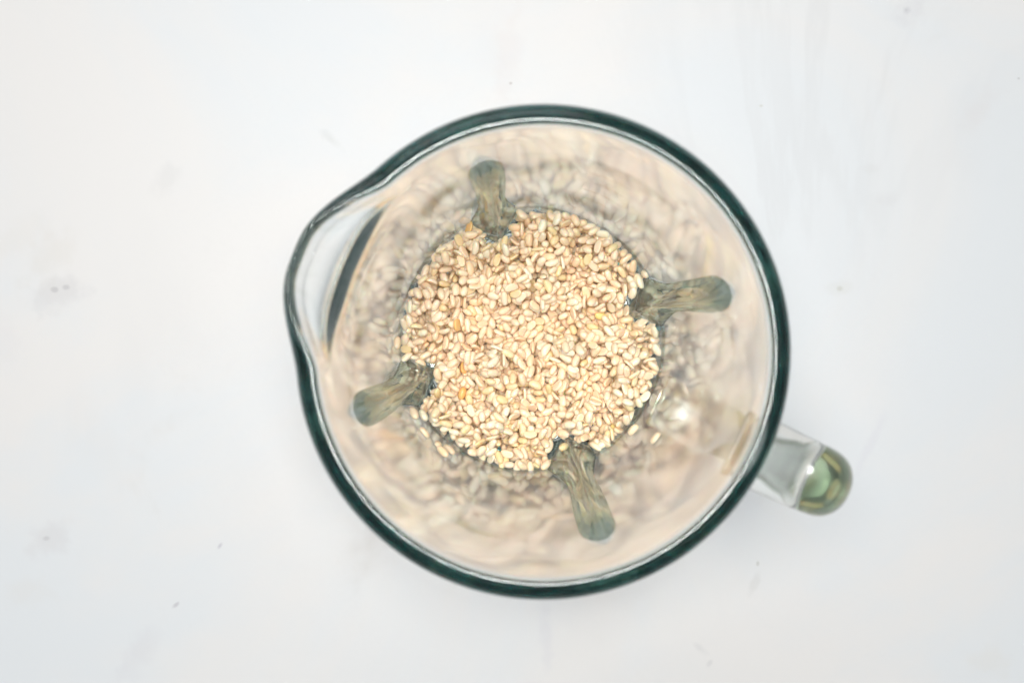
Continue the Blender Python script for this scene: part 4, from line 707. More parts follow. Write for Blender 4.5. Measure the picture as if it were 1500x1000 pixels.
0,137,246,701,35,82,23,37,4,191,-630,685,27,64,30,64,1,-238,-289,699,52,-61,36,-45,0,389,352,685,10,10,-85,-48,3,797,-176,622,4,77,-57,-24,3,-384,453,680,15,3,-88,-42,
2,502,-60,703,20,-10,-11,-96,1,287,7,701,92,-5,25,-26,2,290,-172,703,25,8,73,-61,0,-743,203,648,13,-19,61,-75,2,-188,-135,673,45,28,29,78,1,287,70,695,67,-36,61,-18,
3,263,-565,668,78,44,-40,-16,0,179,739,643,61,-3,-41,-66,1,487,242,685,56,-14,-68,43,4,400,-523,664,13,2,6,98,1,-615,-533,648,19,8,-34,-91,3,438,405,634,20,-22,-20,-92,
1,379,642,633,24,42,2,86,0,-41,-288,704,53,-70,46,6,4,410,-685,600,67,-61,0,-39,5,-593,-593,700,-25,23,84,41,5,670,318,672,-5,14,75,-63,7,-583,376,672,-75,62,0,-15,
5,78,814,648,-62,6,-41,66,0,561,-360,712,-17,41,-56,69,7,-178,-758,630,62,-62,6,-47,5,246,243,794,5,-36,41,-82,6,-583,-401,696,76,31,-37,42,5,508,-659,646,-44,86,-19,-2,
2,-688,448,749,6,-15,-75,62,3,-170,600,809,2,82,52,19,7,87,829,709,52,-68,26,42,2,-634,19,799,73,-39,-54,2,4,676,346,724,-62,-18,-49,57,5,-715,244,741,-52,-34,73,27,
7,61,-613,721,-67,-68,-26,3,1,-338,-715,662,60,70,-21,-30,5,52,-138,720,13,19,-86,-44,4,382,302,772,65,9,66,-33,6,-344,-108,720,35,16,16,-90,3,380,716,727,40,68,23,56,
7,164,7,708,-68,-4,36,-62,1,-661,364,714,38,-39,-5,-82,5,705,-230,728,-60,44,53,-38,7,-700,-428,769,-40,55,-48,54,6,393,677,757,65,42,-11,-61,5,666,-288,794,-19,-11,-62,74,
4,166,392,748,76,21,34,-50,5,314,696,726,46,-59,57,-32,5,-16,425,738,42,70,54,-14,6,378,287,826,-67,69,-22,-8,7,559,3,798,-95,10,7,26,6,-622,-196,720,-75,-39,-28,-44,
7,52,678,787,-44,-62,-60,-19,6,622,505,762,15,60,74,22,3,-216,-489,751,-25,-2,-31,91,2,-461,396,742,49,62,-51,32,1,335,-496,796,-85,44,5,-26,2,277,781,763,53,43,-58,-42,
7,26,561,821,36,32,55,67,6,-802,-42,755,47,-78,30,23,5,-272,-362,715,-41,-72,-43,-33,6,-295,-566,790,57,42,-10,-69,3,-332,-249,805,59,-45,-55,35,5,387,755,833,6,93,4,34,
0,558,287,750,-13,64,-69,-28,7,-374,-640,773,-13,95,-10,-24,4,-242,-775,867,-53,30,37,-68,3,-809,74,857,-38,-61,49,-47,4,65,572,855,-25,96,-3,7,1,416,433,732,-45,12,-87,-5,
5,204,805,903,-8,-89,-34,24,4,600,-148,892,60,77,14,11,2,-397,-476,775,57,-31,-74,-12,6,433,299,816,-38,53,-43,61,7,-386,690,812,-20,-19,51,-80,7,-270,-124,936,28,69,-42,-51,
2,459,191,728,57,64,48,-9,5,-587,532,928,-48,70,-9,-50,1,-456,-574,920,4,-2,94,31,6,152,-309,848,-24,-80,-52,10,4,424,513,739,30,-57,75,-5,6,-740,-131,714,-66,-41,-61,-11,
5,109,-361,765,55,-60,40,-39,1,-87,102,546,67,-8,16,-71,3,-48,-649,550,51,-83,11,-14,0,472,-279,548,2,-15,96,19,1,-502,374,546,12,-40,-89,14,3,-480,454,546,13,57,-79,-10,
2,-710,187,552,70,-30,-32,55,3,559,-232,533,99,0,0,-5,1,51,439,549,60,-24,36,-66,3,129,-570,537,53,2,-9,-83,3,-507,-230,561,23,-67,-65,-23,0,623,339,572,67,-44,-19,-55,
3,173,-503,566,50,-13,18,-83,4,502,188,568,56,11,-41,70,3,317,450,544,52,17,-25,-79,4,-2,-595,568,10,20,-22,-94,1,163,628,548,35,57,61,40,0,172,135,582,35,16,-59,-69,
4,-441,-378,601,10,5,-97,17,3,590,-502,584,25,28,39,83,4,430,-538,586,37,50,-10,-76,0,379,-362,588,19,-10,2,97,2,-386,341,579,44,-22,49,-70,2,-404,159,558,7,-95,2,-27,
1,-725,-44,563,86,19,-25,37,2,381,234,591,18,-63,70,-24,1,38,-526,597,50,-57,-61,18,1,-393,-432,591,53,42,70,20,0,372,-131,580,6,41,-90,-5,1,-651,274,579,1,24,53,-80,
2,15,624,596,57,-28,5,-76,3,579,202,609,64,25,-13,-70,4,534,-144,595,48,-35,-12,78,4,402,142,577,11,-24,78,56,2,558,-256,593,40,-49,39,-65,0,204,-626,613,15,39,45,-78,
1,-184,209,589,66,33,-7,66,2,-14,284,618,77,-9,6,61,3,211,429,597,87,-16,-4,44,0,322,115,630,16,-47,62,-59,4,-112,213,583,95,17,17,14,3,-456,-537,575,12,-65,74,0,
4,-253,-721,567,7,49,81,27,3,89,137,593,21,45,83,23,3,-112,-579,587,4,-72,68,2,4,-201,514,629,45,-7,-28,-84,4,341,297,608,61,32,15,69,3,-574,318,580,63,-1,-12,76,
2,144,-302,618,6,85,-41,-30,4,-54,-10,640,0,-90,42,4,4,-34,135,629,60,2,7,-79,4,263,377,595,8,-96,22,11,0,42,-560,644,56,-9,-25,77,0,628,-350,597,3,-39,70,58,
2,288,-615,619,68,65,3,-31,4,394,171,627,78,-58,-15,11,3,353,64,648,3,30,-93,-15,2,-18,-318,597,29,-91,16,22,3,480,-21,630,23,82,-49,17,2,735,-129,605,17,44,-77,-40,
1,744,-12,586,67,30,-29,-60,2,22,-26,628,33,-21,50,-76,0,-424,-582,601,55,-58,-58,10,2,-469,-178,620,13,78,-60,-6,4,589,296,611,73,7,-10,65,4,-592,7,627,55,17,6,80,
0,-95,-326,635,26,44,48,70,1,540,-438,610,22,-79,-55,6,0,-493,-645,597,13,-92,31,-18,4,-2,413,639,5,95,13,25,1,-85,709,609,53,53,-4,65,0,674,-139,623,31,-36,83,-24,
1,19,364,625,2,-24,90,-34,4,-145,-651,611,47,-22,0,84,2,301,-119,671,47,-41,70,-32,0,264,558,638,24,-11,-95,-4,2,529,-346,622,18,-68,-69,7,3,329,-328,657,43,-56,62,-31,
0,559,-90,670,44,-28,53,-65,3,77,226,648,43,-25,-6,85,3,-242,31,649,70,-6,-22,-66,1,112,575,628,54,19,0,-81,0,346,-412,626,57,-23,29,-72,0,-704,253,612,37,78,-9,-47,
2,-77,-769,564,8,1,-32,93,3,-258,548,690,8,18,-29,-93,2,-148,-333,663,81,0,-7,-56,1,-171,-450,675,51,-19,-79,23,1,67,-254,698,9,91,36,7,4,500,-417,638,89,12,-7,40,
1,633,490,607,69,-32,32,54,3,148,-252,663,91,3,3,39,2,54,560,655,72,-19,17,63,1,-582,-17,675,11,1,-76,63,2,246,336,638,69,-11,8,70,1,773,-240,622,48,1,-71,50,
4,-267,97,667,6,79,59,-2,1,-60,63,635,75,26,14,-58,2,795,-127,587,14,-39,82,37,3,109,-393,636,66,33,41,51,2,-316,-727,597,27,-82,26,41,4,596,-180,630,85,-50,7,9,
0,327,301,663,20,-2,94,25,0,-420,-136,672,83,10,-6,-52,1,753,-292,618,61,78,-1,-10,2,-361,355,674,29,38,-33,80,4,-88,-492,680,27,-64,-69,-14,4,-40,338,660,53,39,16,72,
4,104,545,672,17,63,-52,-54,4,-36,91,687,2,-94,30,2,3,487,483,667,63,-21,-12,73,3,36,654,639,19,14,-18,94,4,55,-143,667,12,49,26,-81,0,324,-466,669,16,-72,-53,-40,
4,713,75,652,8,6,-29,94,2,295,543,678,52,-9,49,-68,4,-393,-639,598,26,-79,-40,35,3,-243,-786,587,88,-42,5,-17,1,-320,102,711,4,-70,-53,-45,0,-155,106,699,16,48,-81,-26,
1,580,-11,672,52,65,52,-14,0,-256,366,684,4,39,88,-21,1,-592,-246,684,78,-8,-27,55,0,195,670,646,90,5,-30,29,3,708,-417,612,6,87,24,41,3,235,622,652,9,-87,-35,-30,
0,-20,800,584,19,92,19,25,0,-283,-743,633,4,60,-74,-28,3,-119,-556,684,38,44,75,30,0,218,342,696,63,13,39,65,2,90,266,720,35,-16,65,-64,6,-2,-251,745,39,-49,19,-74,
5,414,639,673,-38,8,-69,60,5,228,777,659,-11,6,-16,97,5,-46,770,636,33,30,-88,6,7,-369,72,728,-43,67,57,11,5,-127,-121,732,18,-19,-2,95,2,471,622,725,26,-45,67,-51,
4,-403,452,788,-30,-12,94,4,4,-424,553,681,80,35,-39,-26,0,-735,359,754,-62,-51,58,-1,3,517,654,764,42,67,9,59,7,-14,544,697,-26,-72,63,-6,7,706,-332,670,41,21,12,87,
6,285,-232,730,49,36,-6,78,1,-810,56,687,-68,12,-5,71,7,650,428,653,81,27,-15,48,0,-472,-518,705,48,7,71,49,0,311,773,719,38,-71,57,-7,5,-331,-757,694,-25,57,76,-15,
2,-172,-562,731,-43,-35,-18,80,1,-412,-628,725,27,-54,15,-77,5,-601,560,694,-4,12,97,-12,6,-284,-239,749,39,82,-25,-31,6,-591,-379,801,65,8,-51,-53,4,-6,476,694,-94,28,-11,12,
0,335,-83,718,-47,-33,67,-46,2,535,29,739,31,-62,70,-13,6,173,565,759,-59,38,-13,69,6,261,153,738,-10,93,-28,15,0,701,-436,711,-21,90,32,13,1,-398,-734,678,-6,-75,-17,-62,
7,-677,280,834,-59,-43,-59,32,7,-701,-435,805,-68,-16,7,-70,1,633,-395,684,-36,-60,50,49,7,590,-202,835,5,-30,-90,-29,2,-633,518,681,-4,32,77,-53,3,-657,497,750,11,66,-62,38,
3,-381,658,766,-77,55,-13,-27,3,-59,711,680,-82,-45,-1,-33,6,-382,-733,791,42,-33,81,-23,5,-455,-609,799,2,71,49,-48,5,63,283,775,-50,-31,17,-78,1,-328,-770,778,2,38,78,48,
6,-118,279,843,49,-19,-48,69,5,542,607,822,0,25,-68,-68,6,501,463,719,22,33,46,-78,7,625,532,799,9,-70,52,-47,2,-507,-223,728,-77,12,-50,34,6,-378,73,783,32,-74,-16,-55,
0,-822,154,804,33,-8,32,-87,1,557,339,811,-44,-52,24,67,2,731,-308,798,22,-88,-37,14,5,-19,-141,767,-67,36,52,37,1,547,588,862,-38,71,-53,-23,1,-645,150,797,35,-9,-86,-34,
6,507,-86,852,26,-76,32,48,7,702,401,859,-89,6,-39,-18,4,-344,-750,869,-4,19,75,-62,0,-243,-632,881,-24,-52,19,-78,3,-42,-631,826,76,8,-47,-43,6,757,-233,825,-32,-46,21,79,
3,384,-180,734,-67,35,54,33,6,828,-45,772,-76,-14,-9,-62,4,662,-125,928,-60,-77,2,-18,1,74,712,822,-55,1,37,-74,5,-250,-569,917,36,-31,-26,83,7,53,-266,830,31,-4,90,27,
6,237,579,823,-4,-94,19,-25,4,90,537,877,-36,20,-83,-35,5,186,-258,818,-16,-33,69,61,6,386,548,700,9,-87,25,-40,6,-557,-469,816,-46,16,-40,-76,4,-358,682,853,-13,-55,-78,23,
7,632,554,815,-56,9,41,70,2,122,366,902,59,8,-68,41,2,-372,-521,816,-17,-68,-59,37,2,-244,-138,955,74,5,35,56,0,214,-39,999,23,58,71,29,7,583,-356,877,-40,18,-50,-74,
0,-346,311,548,17,-75,-62,7,3,-238,549,538,3,-1,-10,98,2,25,-640,545,73,-12,12,-65,4,639,-199,532,89,0,0,-43,0,163,482,549,58,38,40,59,0,-406,-372,549,16,-4,54,-81,
1,459,238,548,31,56,62,44,2,-343,529,545,23,-8,-15,95,0,48,-494,549,71,49,-23,-43,2,-517,517,549,79,-6,-5,59,2,-62,-415,548,38,29,44,75,1,-45,-96,547,7,41,90,3,
1,-253,491,546,97,-17,4,2,2,-713,-102,569,72,-46,26,42,0,459,139,548,9,65,72,17,4,33,-278,532,11,0,0,-98,1,225,-429,548,33,43,-71,-42,2,-49,-1,548,69,-44,28,-49,
4,257,-3,532,80,0,0,58,1,600,-120,548,39,-53,64,-37,3,697,-96,535,44,-3,0,89,0,-167,-185,548,78,17,-8,-58,1,-281,42,546,14,-51,-83,12,4,704,-8,540,97,19,-2,2,
4,355,-178,532,98,0,0,17,0,-115,588,556,27,70,54,35,3,-273,303,557,28,4,93,17,4,-467,-176,544,8,72,66,14,4,560,349,532,88,0,0,45,0,468,-27,549,29,42,-71,-45,
3,-142,110,550,39,-58,62,-33,1,264,-236,546,20,-2,-18,-95,4,365,-111,532,97,0,0,22,4,-6,-552,532,98,0,0,-16,0,240,-504,548,52,5,-18,-82,1,-61,595,546,65,-13,-8,73,
4,-466,-508,533,91,0,1,39,1,65,4,546,0,29,-93,-18,4,162,197,545,11,69,69,11,1,58,250,548,29,53,-64,-45,1,-180,-631,546,59,-6,17,-77,4,-373,221,546,8,52,-81,-23,
2,-54,387,545,1,-27,-93,17,0,514,234,560,13,-77,54,27,0,-687,25,549,40,54,63,36,4,-170,-92,544,16,-98,4,4,1,654,54,547,18,-75,62,-6,0,505,400,549,82,-53,13,-10,
1,576,-33,546,71,16,8,67,3,368,523,546,15,70,-68,-8,2,-477,-302,548,34,-47,69,-40,0,239,-113,548,90,-15,-1,37,3,248,-314,533,83,0,0,53,1,-139,-534,546,70,-12,-14,67,
4,242,399,548,51,82,22,7,3,-359,110,533,65,0,0,74,0,278,177,549,45,64,-53,-30,1,368,31,546,81,-12,-14,53,2,373,343,545,19,-3,17,-96,0,-238,78,552,3,49,83,-22,
0,-535,-327,548,8,64,73,17,3,473,-453,533,59,0,0,79,3,-587,178,546,2,3,-98,17,4,152,-486,532,10,0,0,-98,3,-575,-8,546,15,65,-72,-9,2,-605,270,545,14,-74,63,-9,
2,-294,238,545,44,12,13,87,2,-38,-199,545,57,-13,11,-79,0,-25,222,549,10,-6,83,-53,1,256,519,548,48,70,45,23,3,597,407,552,1,-15,-85,48,0,-476,188,548,71,-17,-9,67,
2,-158,-284,546,59,-6,16,-77,4,-168,189,532,66,0,0,-74,2,-555,-201,557,44,-69,-36,42,4,162,-166,545,1,7,-97,-16,1,-602,-140,557,22,-5,-34,90,3,-338,390,547,18,97,-1,5,
4,-158,14,547,16,46,84,19,4,63,-388,551,38,30,-52,-69,2,68,90,548,40,60,59,34,3,470,-203,533,68,0,0,72,0,-348,-422,548,46,4,-18,-85,4,342,-383,545,6,13,-97,-15,
1,251,624,548,74,-48,-24,38,1,124,277,546,61,-12,12,-76,3,225,322,549,40,70,-46,-34,3,395,-509,533,92,0,0,-36,2,474,352,545,2,-15,-96,-17,3,-305,-650,548,10,-77,60,-10,
3,285,-545,552,58,78,19,8,0,-138,407,548,15,89,40,12,0,42,612,550,55,28,-43,-64,3,-269,425,533,40,0,0,90,1,125,-399,546,9,-24,-94,15,3,-170,-410,533,66,0,0,-74,
3,32,-221,546,17,97,13,-3,0,-588,89,549,10,68,-71,-3,1,62,355,549,53,-22,40,-70,2,-348,-155,545,61,-14,10,-76,4,626,-275,544,3,-12,97,16,0,-730,106,552,6,-20,-95,-17,
2,173,-269,545,2,35,-91,-18,3,-399,-582,547,19,97,-9,1,3,-471,93,533,66,0,0,74,4,152,-79,548,17,-35,-87,26,4,-348,24,532,91,0,0,40,2,108,490,545,16,74,63,8,
0,-143,314,549,42,29,45,72,3,-241,-486,549,4,-3,84,52,1,198,687,548,17,-93,28,1,4,463,-111,532,84,0,0,52,2,-462,3,545,85,-16,-5,47,4,350,178,544,16,98,-5,3,
1,277,80,548,37,51,66,38,4,608,-399,537,65,-7,-1,74,2,364,-302,545,74,16,-8,-63,4,-587,-377,541,77,18,13,59,3,-500,-404,546,4,-7,-97,-17,0,52,-81,549,38,-51,-65,38,
1,133,-1,546,16,86,46,7,3,488,541,549,16,-83,-51,0,4,348,403,532,82,0,0,56,1,-574,-85,546,96,18,-2,18,3,-159,513,547,3,-10,97,18,0,-39,503,549,70,42,-34,-44,
3,-247,-90,549,21,43,72,48,2,-79,285,545,62,-14,-10,76,4,-342,-242,532,92,0,0,-36,4,-33,-304,544,14,59,78,9,0,533,104,549,48,-69,47,-25,3,-246,-410,533,86,0,0,49,
3,337,90,533,83,0,0,53,4,165,380,545,13,57,79,10,4,169,80,547,20,66,-70,-14,0,-444,-84,548,16,63,73,11,1,-255,-240,546,2,-39,89,-18,3,-231,-332,533,98,0,0,-17,
4,-353,593,533,97,2,0,-19,3,595,-193,574,56,-81,-8,-6,1,213,439,552,19,-52,65,-51,1,-558,335,546,11,77,60,15,1,219,199,553,43,39,72,35,4,-112,-132,540,32,1,15,-93,
0,-177,-112,580,9,-14,-91,-35,2,88,-442,578,40,-57,63,-31,4,29,-343,534,26,-1,5,-95,4,11,298,544,14,62,76,9,2,329,-486,554,6,-88,36,-26,1,184,283,548,70,41,-35,-46,
3,191,-311,553,47,-7,43,-76,3,464,-550,548,7,-69,-70,13,0,-586,-304,578,38,53,-65,-37,4,-122,-626,545,12,70,68,11,0,426,14,554,89,-7,14,41,1,102,-127,548,37,50,-67,-39,
0,-51,622,594,38,7,-23,-88,0,-331,188,557,43,-47,-73,21,3,105,-537,573,7,65,-73,14,1,421,300,553,49,12,26,-81,3,-460,-612,559,34,87,-30,-7,3,-529,126,546,67,35,25,59,
3,-388,-658,549,74,-19,-2,-63,3,225,736,550,35,3,-18,91,2,327,-88,567,87,-41,-14,20,0,-517,44,556,90,-31,-14,-23,4,-97,-286,540,44,-8,21,-86,3,7,421,549,55,-38,-35,64,
0,-648,-51,548,97,-18,5,1,1,-181,90,556,8,-85,36,-35,2,200,8,545,17,-84,-49,5,1,-431,-449,558,74,22,49,38,0,92,342,590,10,-86,45,17,2,657,-136,550,38,-41,-64,51,
0,373,-566,548,10,-31,-92,16,4,-316,486,573,10,21,27,-93,0,203,551,549,54,-40,-37,63,1,-211,-418,574,75,37,18,49,0,-387,-102,562,64,14,58,46,1,-215,223,548,29,-37,75,-45,
1,-654,116,546,73,-17,-8,64,3,197,-65,560,26,15,-88,33,3,108,-232,547,5,67,-72,-12,1,-561,-444,556,48,37,18,76,0,-5,-409,551,52,70,-33,-33,1,108,52,578,45,3,-85,-22,
4,426,547,533,72,0,-1,68,3,413,-472,548,31,11,46,81,2,-207,387,553,1,-75,-59,-26,1,-318,346,594,5,-92,23,26,1,-303,-213,558,75,-16,27,56,1,-210,-558,546,14,65,-73,-11,
3,122,376,546,55,-27,-30,71,4,-106,-211,532,61,0,0,-78,2,292,343,545,11,76,61,14,4,162,-433,566,33,-17,22,-89,1,411,467,548,78,-51,-14,29,0,-415,256,549,21,-40,72,-51,
1,-28,132,546,63,-7,-17,74,0,-3,23,554,46,60,-61,-22,4,96,194,532,87,0,0,47,2,408,89,561,23,-4,-59,76,3,-211,-260,548,80,42,25,32,1,181,-574,579,79,38,21,-41,
2,538,-304,545,3,41,-89,-17,4,320,117,576,42,66,60,12,3,-79,-571,546,8,-54,-81,15,4,128,568,544,16,94,-27,0,0,592,229,575,85,1,-17,-48,0,-410,78,548,75,11,-16,-62,
4,-688,330,545,66,-5,15,-72,2,221,107,546,15,61,76,11,2,-656,211,548,17,72,65,4,1,-110,-435,548,24,-78,55,-10,1,-307,417,582,61,-57,-28,45,2,28,-169,561,18,-23,13,-94,
3,410,211,546,60,26,34,66,0,511,-211,575,58,43,-50,-46,0,-500,-89,549,34,-50,-66,42,4,-295,128,550,32,78,44,28,3,-504,-381,591,29,54,-78,-2,4,-288,-130,534,75,3,-2,-65,
1,-97,176,546,1,5,18,97,1,561,-433,549,52,-40,-39,64,3,225,-187,546,32,-11,39,-85,1,-429,513,546,96,15,-8,-15,4,-57,437,574,1,-7,-97,-20,3,-241,-662,547,9,-85,49,-11,
2,-316,-470,566,46,32,-81,-6,0,599,54,550,50,62,-50,-32,2,-171,-336,582,68,26,-6,-67,2,-97,-16,548,38,-52,-65,38,1,557,459,550,9,2,84,-51,2,-180,574,576,55,-37,-32,66,
1,-180,457,548,83,53,-1,8,3,690,-303,564,30,81,47,-7,4,274,-396,548,41,-60,60,-32,0,-633,24,549,50,-38,-38,66,2,130,494,593,51,6,-6,-85,3,-436,-331,568,34,-1,-85,-39,
0,546,-138,549,56,-35,42,-61,4,-227,-32,549,24,-36,-81,38,2,332,233,548,1,-8,-84,-51,0,-52,86,582,66,-30,41,-53,2,507,295,550,62,-77,9,0,1,377,654,556,11,5,29,-94,
1,120,127,549,69,23,28,61,4,-413,341,532,80,0,0,58,1,-10,-496,555,43,24,76,40,1,-200,299,548,78,48,-24,-30,4,488,63,551,58,37,12,70,1,-102,479,558,78,52,23,-23,
3,112,-324,539,41,-6,-14,89,2,-318,-326,545,53,6,-16,-82,1,25,185,575,29,93,15,10,1,-546,247,546,80,11,14,55,2,-349,-522,545,14,-76,62,-9,4,311,-320,542,66,18,-5,-72,
4,-97,278,584,97,3,2,-17,0,-410,-183,548,12,78,58,15,1,-8,640,546,75,10,15,62,3,-441,456,556,93,-2,29,-18,3,407,-233,533,74,0,0,65,2,67,-593,548,37,65,-53,-38,
4,424,-106,566,36,70,50,33,4,311,532,562,49,-47,-7,-72,0,-525,-141,582,23,0,-22,94,0,517,-61,560,60,6,-17,-77,2,297,-169,562,25,-80,44,-29,0,306,-28,549,27,50,-66,-46,
1,-403,-14,554,63,29,6,-70,4,-1,-87,550,51,-66,46,-27,1,24,519,546,12,82,52,14,3,634,-36,538,72,8,-9,-67,1,-367,439,561,53,-6,33,76,0,138,199,579,26,-67,-60,30,
2,439,208,591,66,-48,30,-47,4,-47,716,550,9,71,-63,-27,1,-138,-63,581,44,-70,18,-52,1,-38,209,600,83,20,-21,-46,3,-530,-313,596,17,-19,15,-94,3,-481,-37,591,2,82,-55,-6,
2,-612,450,556,93,1,1,34,4,241,317,577,71,18,34,58,3,583,-75,590,11,92,34,4,2,246,-579,596,52,12,25,-79,1,63,692,554,81,51,27,2,0,717,57,562,42,11,-37,81,
0,-635,-436,565,68,21,-33,-61,4,-496,-443,554,34,14,-33,86,0,303,599,549,53,79,27,11,0,458,63,600,73,-20,-30,57,2,-32,298,568,49,51,-56,-42,4,-153,394,583,61,-1,-10,77,
0,-262,-116,583,30,28,71,55,1,293,-237,592,90,7,-5,-41,1,-550,-17,578,26,89,-30,-16,2,541,26,561,30,37,-9,-86,0,-338,-658,579,72,26,-30,-55,2,487,341,593,85,-3,4,50,
3,-230,139,557,81,-19,26,48,4,-335,110,577,27,-81,-48,17,2,-56,-62,590,89,-42,-11,9,4,429,-180,571,52,-79,9,-28,1,-243,-174,556,23,-21,-27,-90,3,484,478,553,64,12,22,-71,
3,478,-60,601,21,84,48,6,4,197,499,593,29,-54,-77,-7,1,-384,529,589,62,66,-26,-31,4,160,-375,573,92,-35,7,-1,4,471,-358,561,42,-44,-22,-75,4,-487,108,579,3,-87,-48,-4,
2,-261,592,568,23,95,-12,5,1,-494,250,579,42,16,-12,-87,1,754,-78,558,32,0,47,81,2,-607,-51,591,2,-73,66,6,0,151,295,593,75,24,21,56,2,267,-314,579,25,56,-74,-23,
4,495,-139,563,0,-82,13,54,1,-1,106,591,68,27,-20,-64,2,408,405,555,23,-3,-94,-20,1,-515,590,570,67,69,23,4,3,21,112,549,35,63,56,39,0,-403,-518,557,27,-63,-46,55,
2,-130,237,555,26,-9,-85,44,3,-613,-212,576,64,12,34,67,1,-247,433,582,46,-33,37,-73,4,368,-208,563,87,6,-8,46,2,72,-695,559,25,-65,70,1,0,254,246,569,4,59,-57,55,
4,-465,296,547,63,17,-10,74,1,-261,-359,576,44,83,-30,-13,1,-238,523,584,10,-2,26,95,0,74,-210,586,39,62,59,29,0,360,-422,570,21,11,-60,-75,3,157,3,581,78,6,10,60,
3,-191,488,597,4,-42,58,-68,1,-91,-701,547,14,-76,-61,10,0,-132,605,609,17,39,89,-6,3,519,-422,553,51,-42,-29,68,0,238,-19,579,6,-87,-47,-1,4,-599,201,579,29,91,-26,-9,
0,267,-86,597,61,30,-33,-64,4,155,403,583,14,-57,-78,17,0,261,122,592,14,38,91,2,3,87,241,589,17,65,-70,-19,0,676,-374,564,8,-23,-10,95,3,-76,8,600,22,-54,-74,31,
4,-231,243,576,82,-32,-20,41,4,-17,387,593,1,-76,-62,-10,2,-524,-503,560,15,21,-43,-86,1,-111,80,593,58,-12,43,-67,4,598,-138,596,4,97,15,10,3,246,-403,594,6,51,84,5,
3,153,-197,576,22,-83,48,-7,3,-406,-248,562,33,-13,71,-58,4,374,517,583,23,-17,-92,23,0,-256,28,595,50,80,-19,-24,1,573,321,575,48,44,40,63,0,-14,550,582,67,40,-38,-48,
4,-621,366,553,4,76,57,28,3,-163,-451,562,73,24,-9,61,3,-117,-287,596,95,-3,25,12,1,118,-266,582,44,86,22,8,2,-167,304,600,62,16,-21,-73,3,-52,-544,574,4,70,70,-1,
3,163,-125,585,4,-32,-94,0,3,56,-306,568,57,3,4,81,0,26,-447,596,31,80,48,13,3,34,316,587,7,33,92,13,1,-281,-581,546,17,-96,13,-7,0,-64,-346,574,79,-22,-7,-55,
0,91,-87,595,63,-71,-16,25,1,-442,27,591,74,1,-19,-63,0,-430,397,564,4,0,29,-94,1,-361,27,581,38,70,-54,-23,4,78,749,541,97,15,-2,9,3,107,-646,574,43,51,52,51,
2,605,-329,548,4,8,-83,-52,0,78,527,577,7,-49,85,-15,4,43,0,592,6,-64,74,11,1,353,65,589,23,31,-2,-91,4,-330,-93,558,66,-14,27,67,2,543,531,559,66,43,16,58,
3,-132,-204,575,62,-22,19,-72,0,-621,149,588,4,-17,-97,-8,3,-449,-205,574,56,-12,-14,80,1,720,-171,553,41,-78,-41,18,4,-198,-6,562,9,56,81,5,2,-282,-421,575,4,-87,48,-4,
2,-59,-463,592,13,94,-27,0,3,607,-252,587,15,-56,68,-43,3,610,117,579,17,-94,2,27,0,-174,-558,584,7,-65,-73,18,1,-542,-256,594,24,-87,24,32,4,354,291,555,36,19,28,-86,
4,-66,-170,564,72,-31,-10,60,1,-254,358,570,53,-75,15,-33,0,-670,62,598,20,13,-85,-46,2,-295,102,595,46,11,-15,-86,4,-625,26,603,2,32,-89,28,4,196,221,596,6,-83,50,-19,
1,95,307,631,54,19,-5,80,0,332,-601,571,76,57,-21,-18,4,-197,-179,596,15,77,-58,-19,4,661,-98,583,90,-27,21,-23,0,214,-94,610,26,59,66,37,1,-119,-359,565,23,63,-3,73,
4,673,-221,576,12,61,73,23,0,-257,-522,565,58,-66,-42,-16,1,-412,-48,596,5,96,-13,-20,1,-314,551,585,63,-52,2,-55,1,318,198,583,18,-92,31,3,3,-208,394,608,16,-58,-79,0,
0,317,-113,617,39,-56,-65,30,2,-691,182,615,27,20,93,6,1,-80,157,603,58,-21,-23,-74,2,-243,-420,618,15,59,74,24,0,-544,35,607,45,-80,32,-19,4,195,18,600,40,-31,14,-84,
0,-419,203,590,53,-82,-13,10,3,-15,12,596,64,-1,-12,-75,2,-682,410,575,86,17,25,-39,2,214,-321,602,49,23,-22,-80,4,-551,390,586,3,-5,-22,96,3,-27,-272,571,99,-8,2,-5,
2,704,-64,591,27,-53,-12,78,4,97,-19,581,51,36,9,-76,1,200,341,609,40,-49,25,-72,1,-518,-85,602,93,19,-23,-16,1,385,591,575,82,21,13,49,3,-365,636,556,94,-21,-2,-24,
4,337,-295,581,92,-1,-2,36,2,-414,109,594,9,-82,54,-13,0,297,309,596,34,-88,-10,29,4,589,-421,579,77,-23,8,-58,3,413,-37,585,77,50,5,37,3,-113,-43,629,12,5,72,66,
2,-291,195,594,68,40,24,54,2,-352,-568,587,37,23,-5,89,1,-392,-184,601,12,-84,-51,8,2,-195,119,600,58,-28,14,-74,4,-393,50,624,26,-10,-26,91,0,232,710,598,45,-38,-75,26,
2,679,20,590,50,-7,-20,83,2,216,-223,593,34,-67,62,-15,2,328,395,584,24,-53,-79,14,2,65,-733,596,24,-96,-7,1,2,432,-134,615,38,84,-27,-26,0,-668,-88,594,43,32,16,82,
2,93,397,633,37,88,11,-25,3,-513,323,581,23,-52,81,-4,4,-203,39,597,8,33,27,89,1,-30,-407,609,16,-59,-72,-30,3,51,92,602,32,-58,-66,32,1,-779,5,567,21,83,-44,-22,
4,144,569,578,23,5,47,84,3,535,-349,584,4,-90,-40,-1,4,513,29,589,47,26,-40,-73,0,647,383,599,1,-35,6,-92,1,380,-548,598,25,72,-62,-14,2,-13,-551,609,60,-20,-16,74,
3,665,-292,581,2,-10,29,94,2,446,608,565,30,70,-62,-16,2,306,-383,591,34,-64,-54,41,4,445,464,593,18,-46,-85,14,4,-99,349,556,81,-26,-21,-45,2,550,-39,609,79,-20,-17,-53,
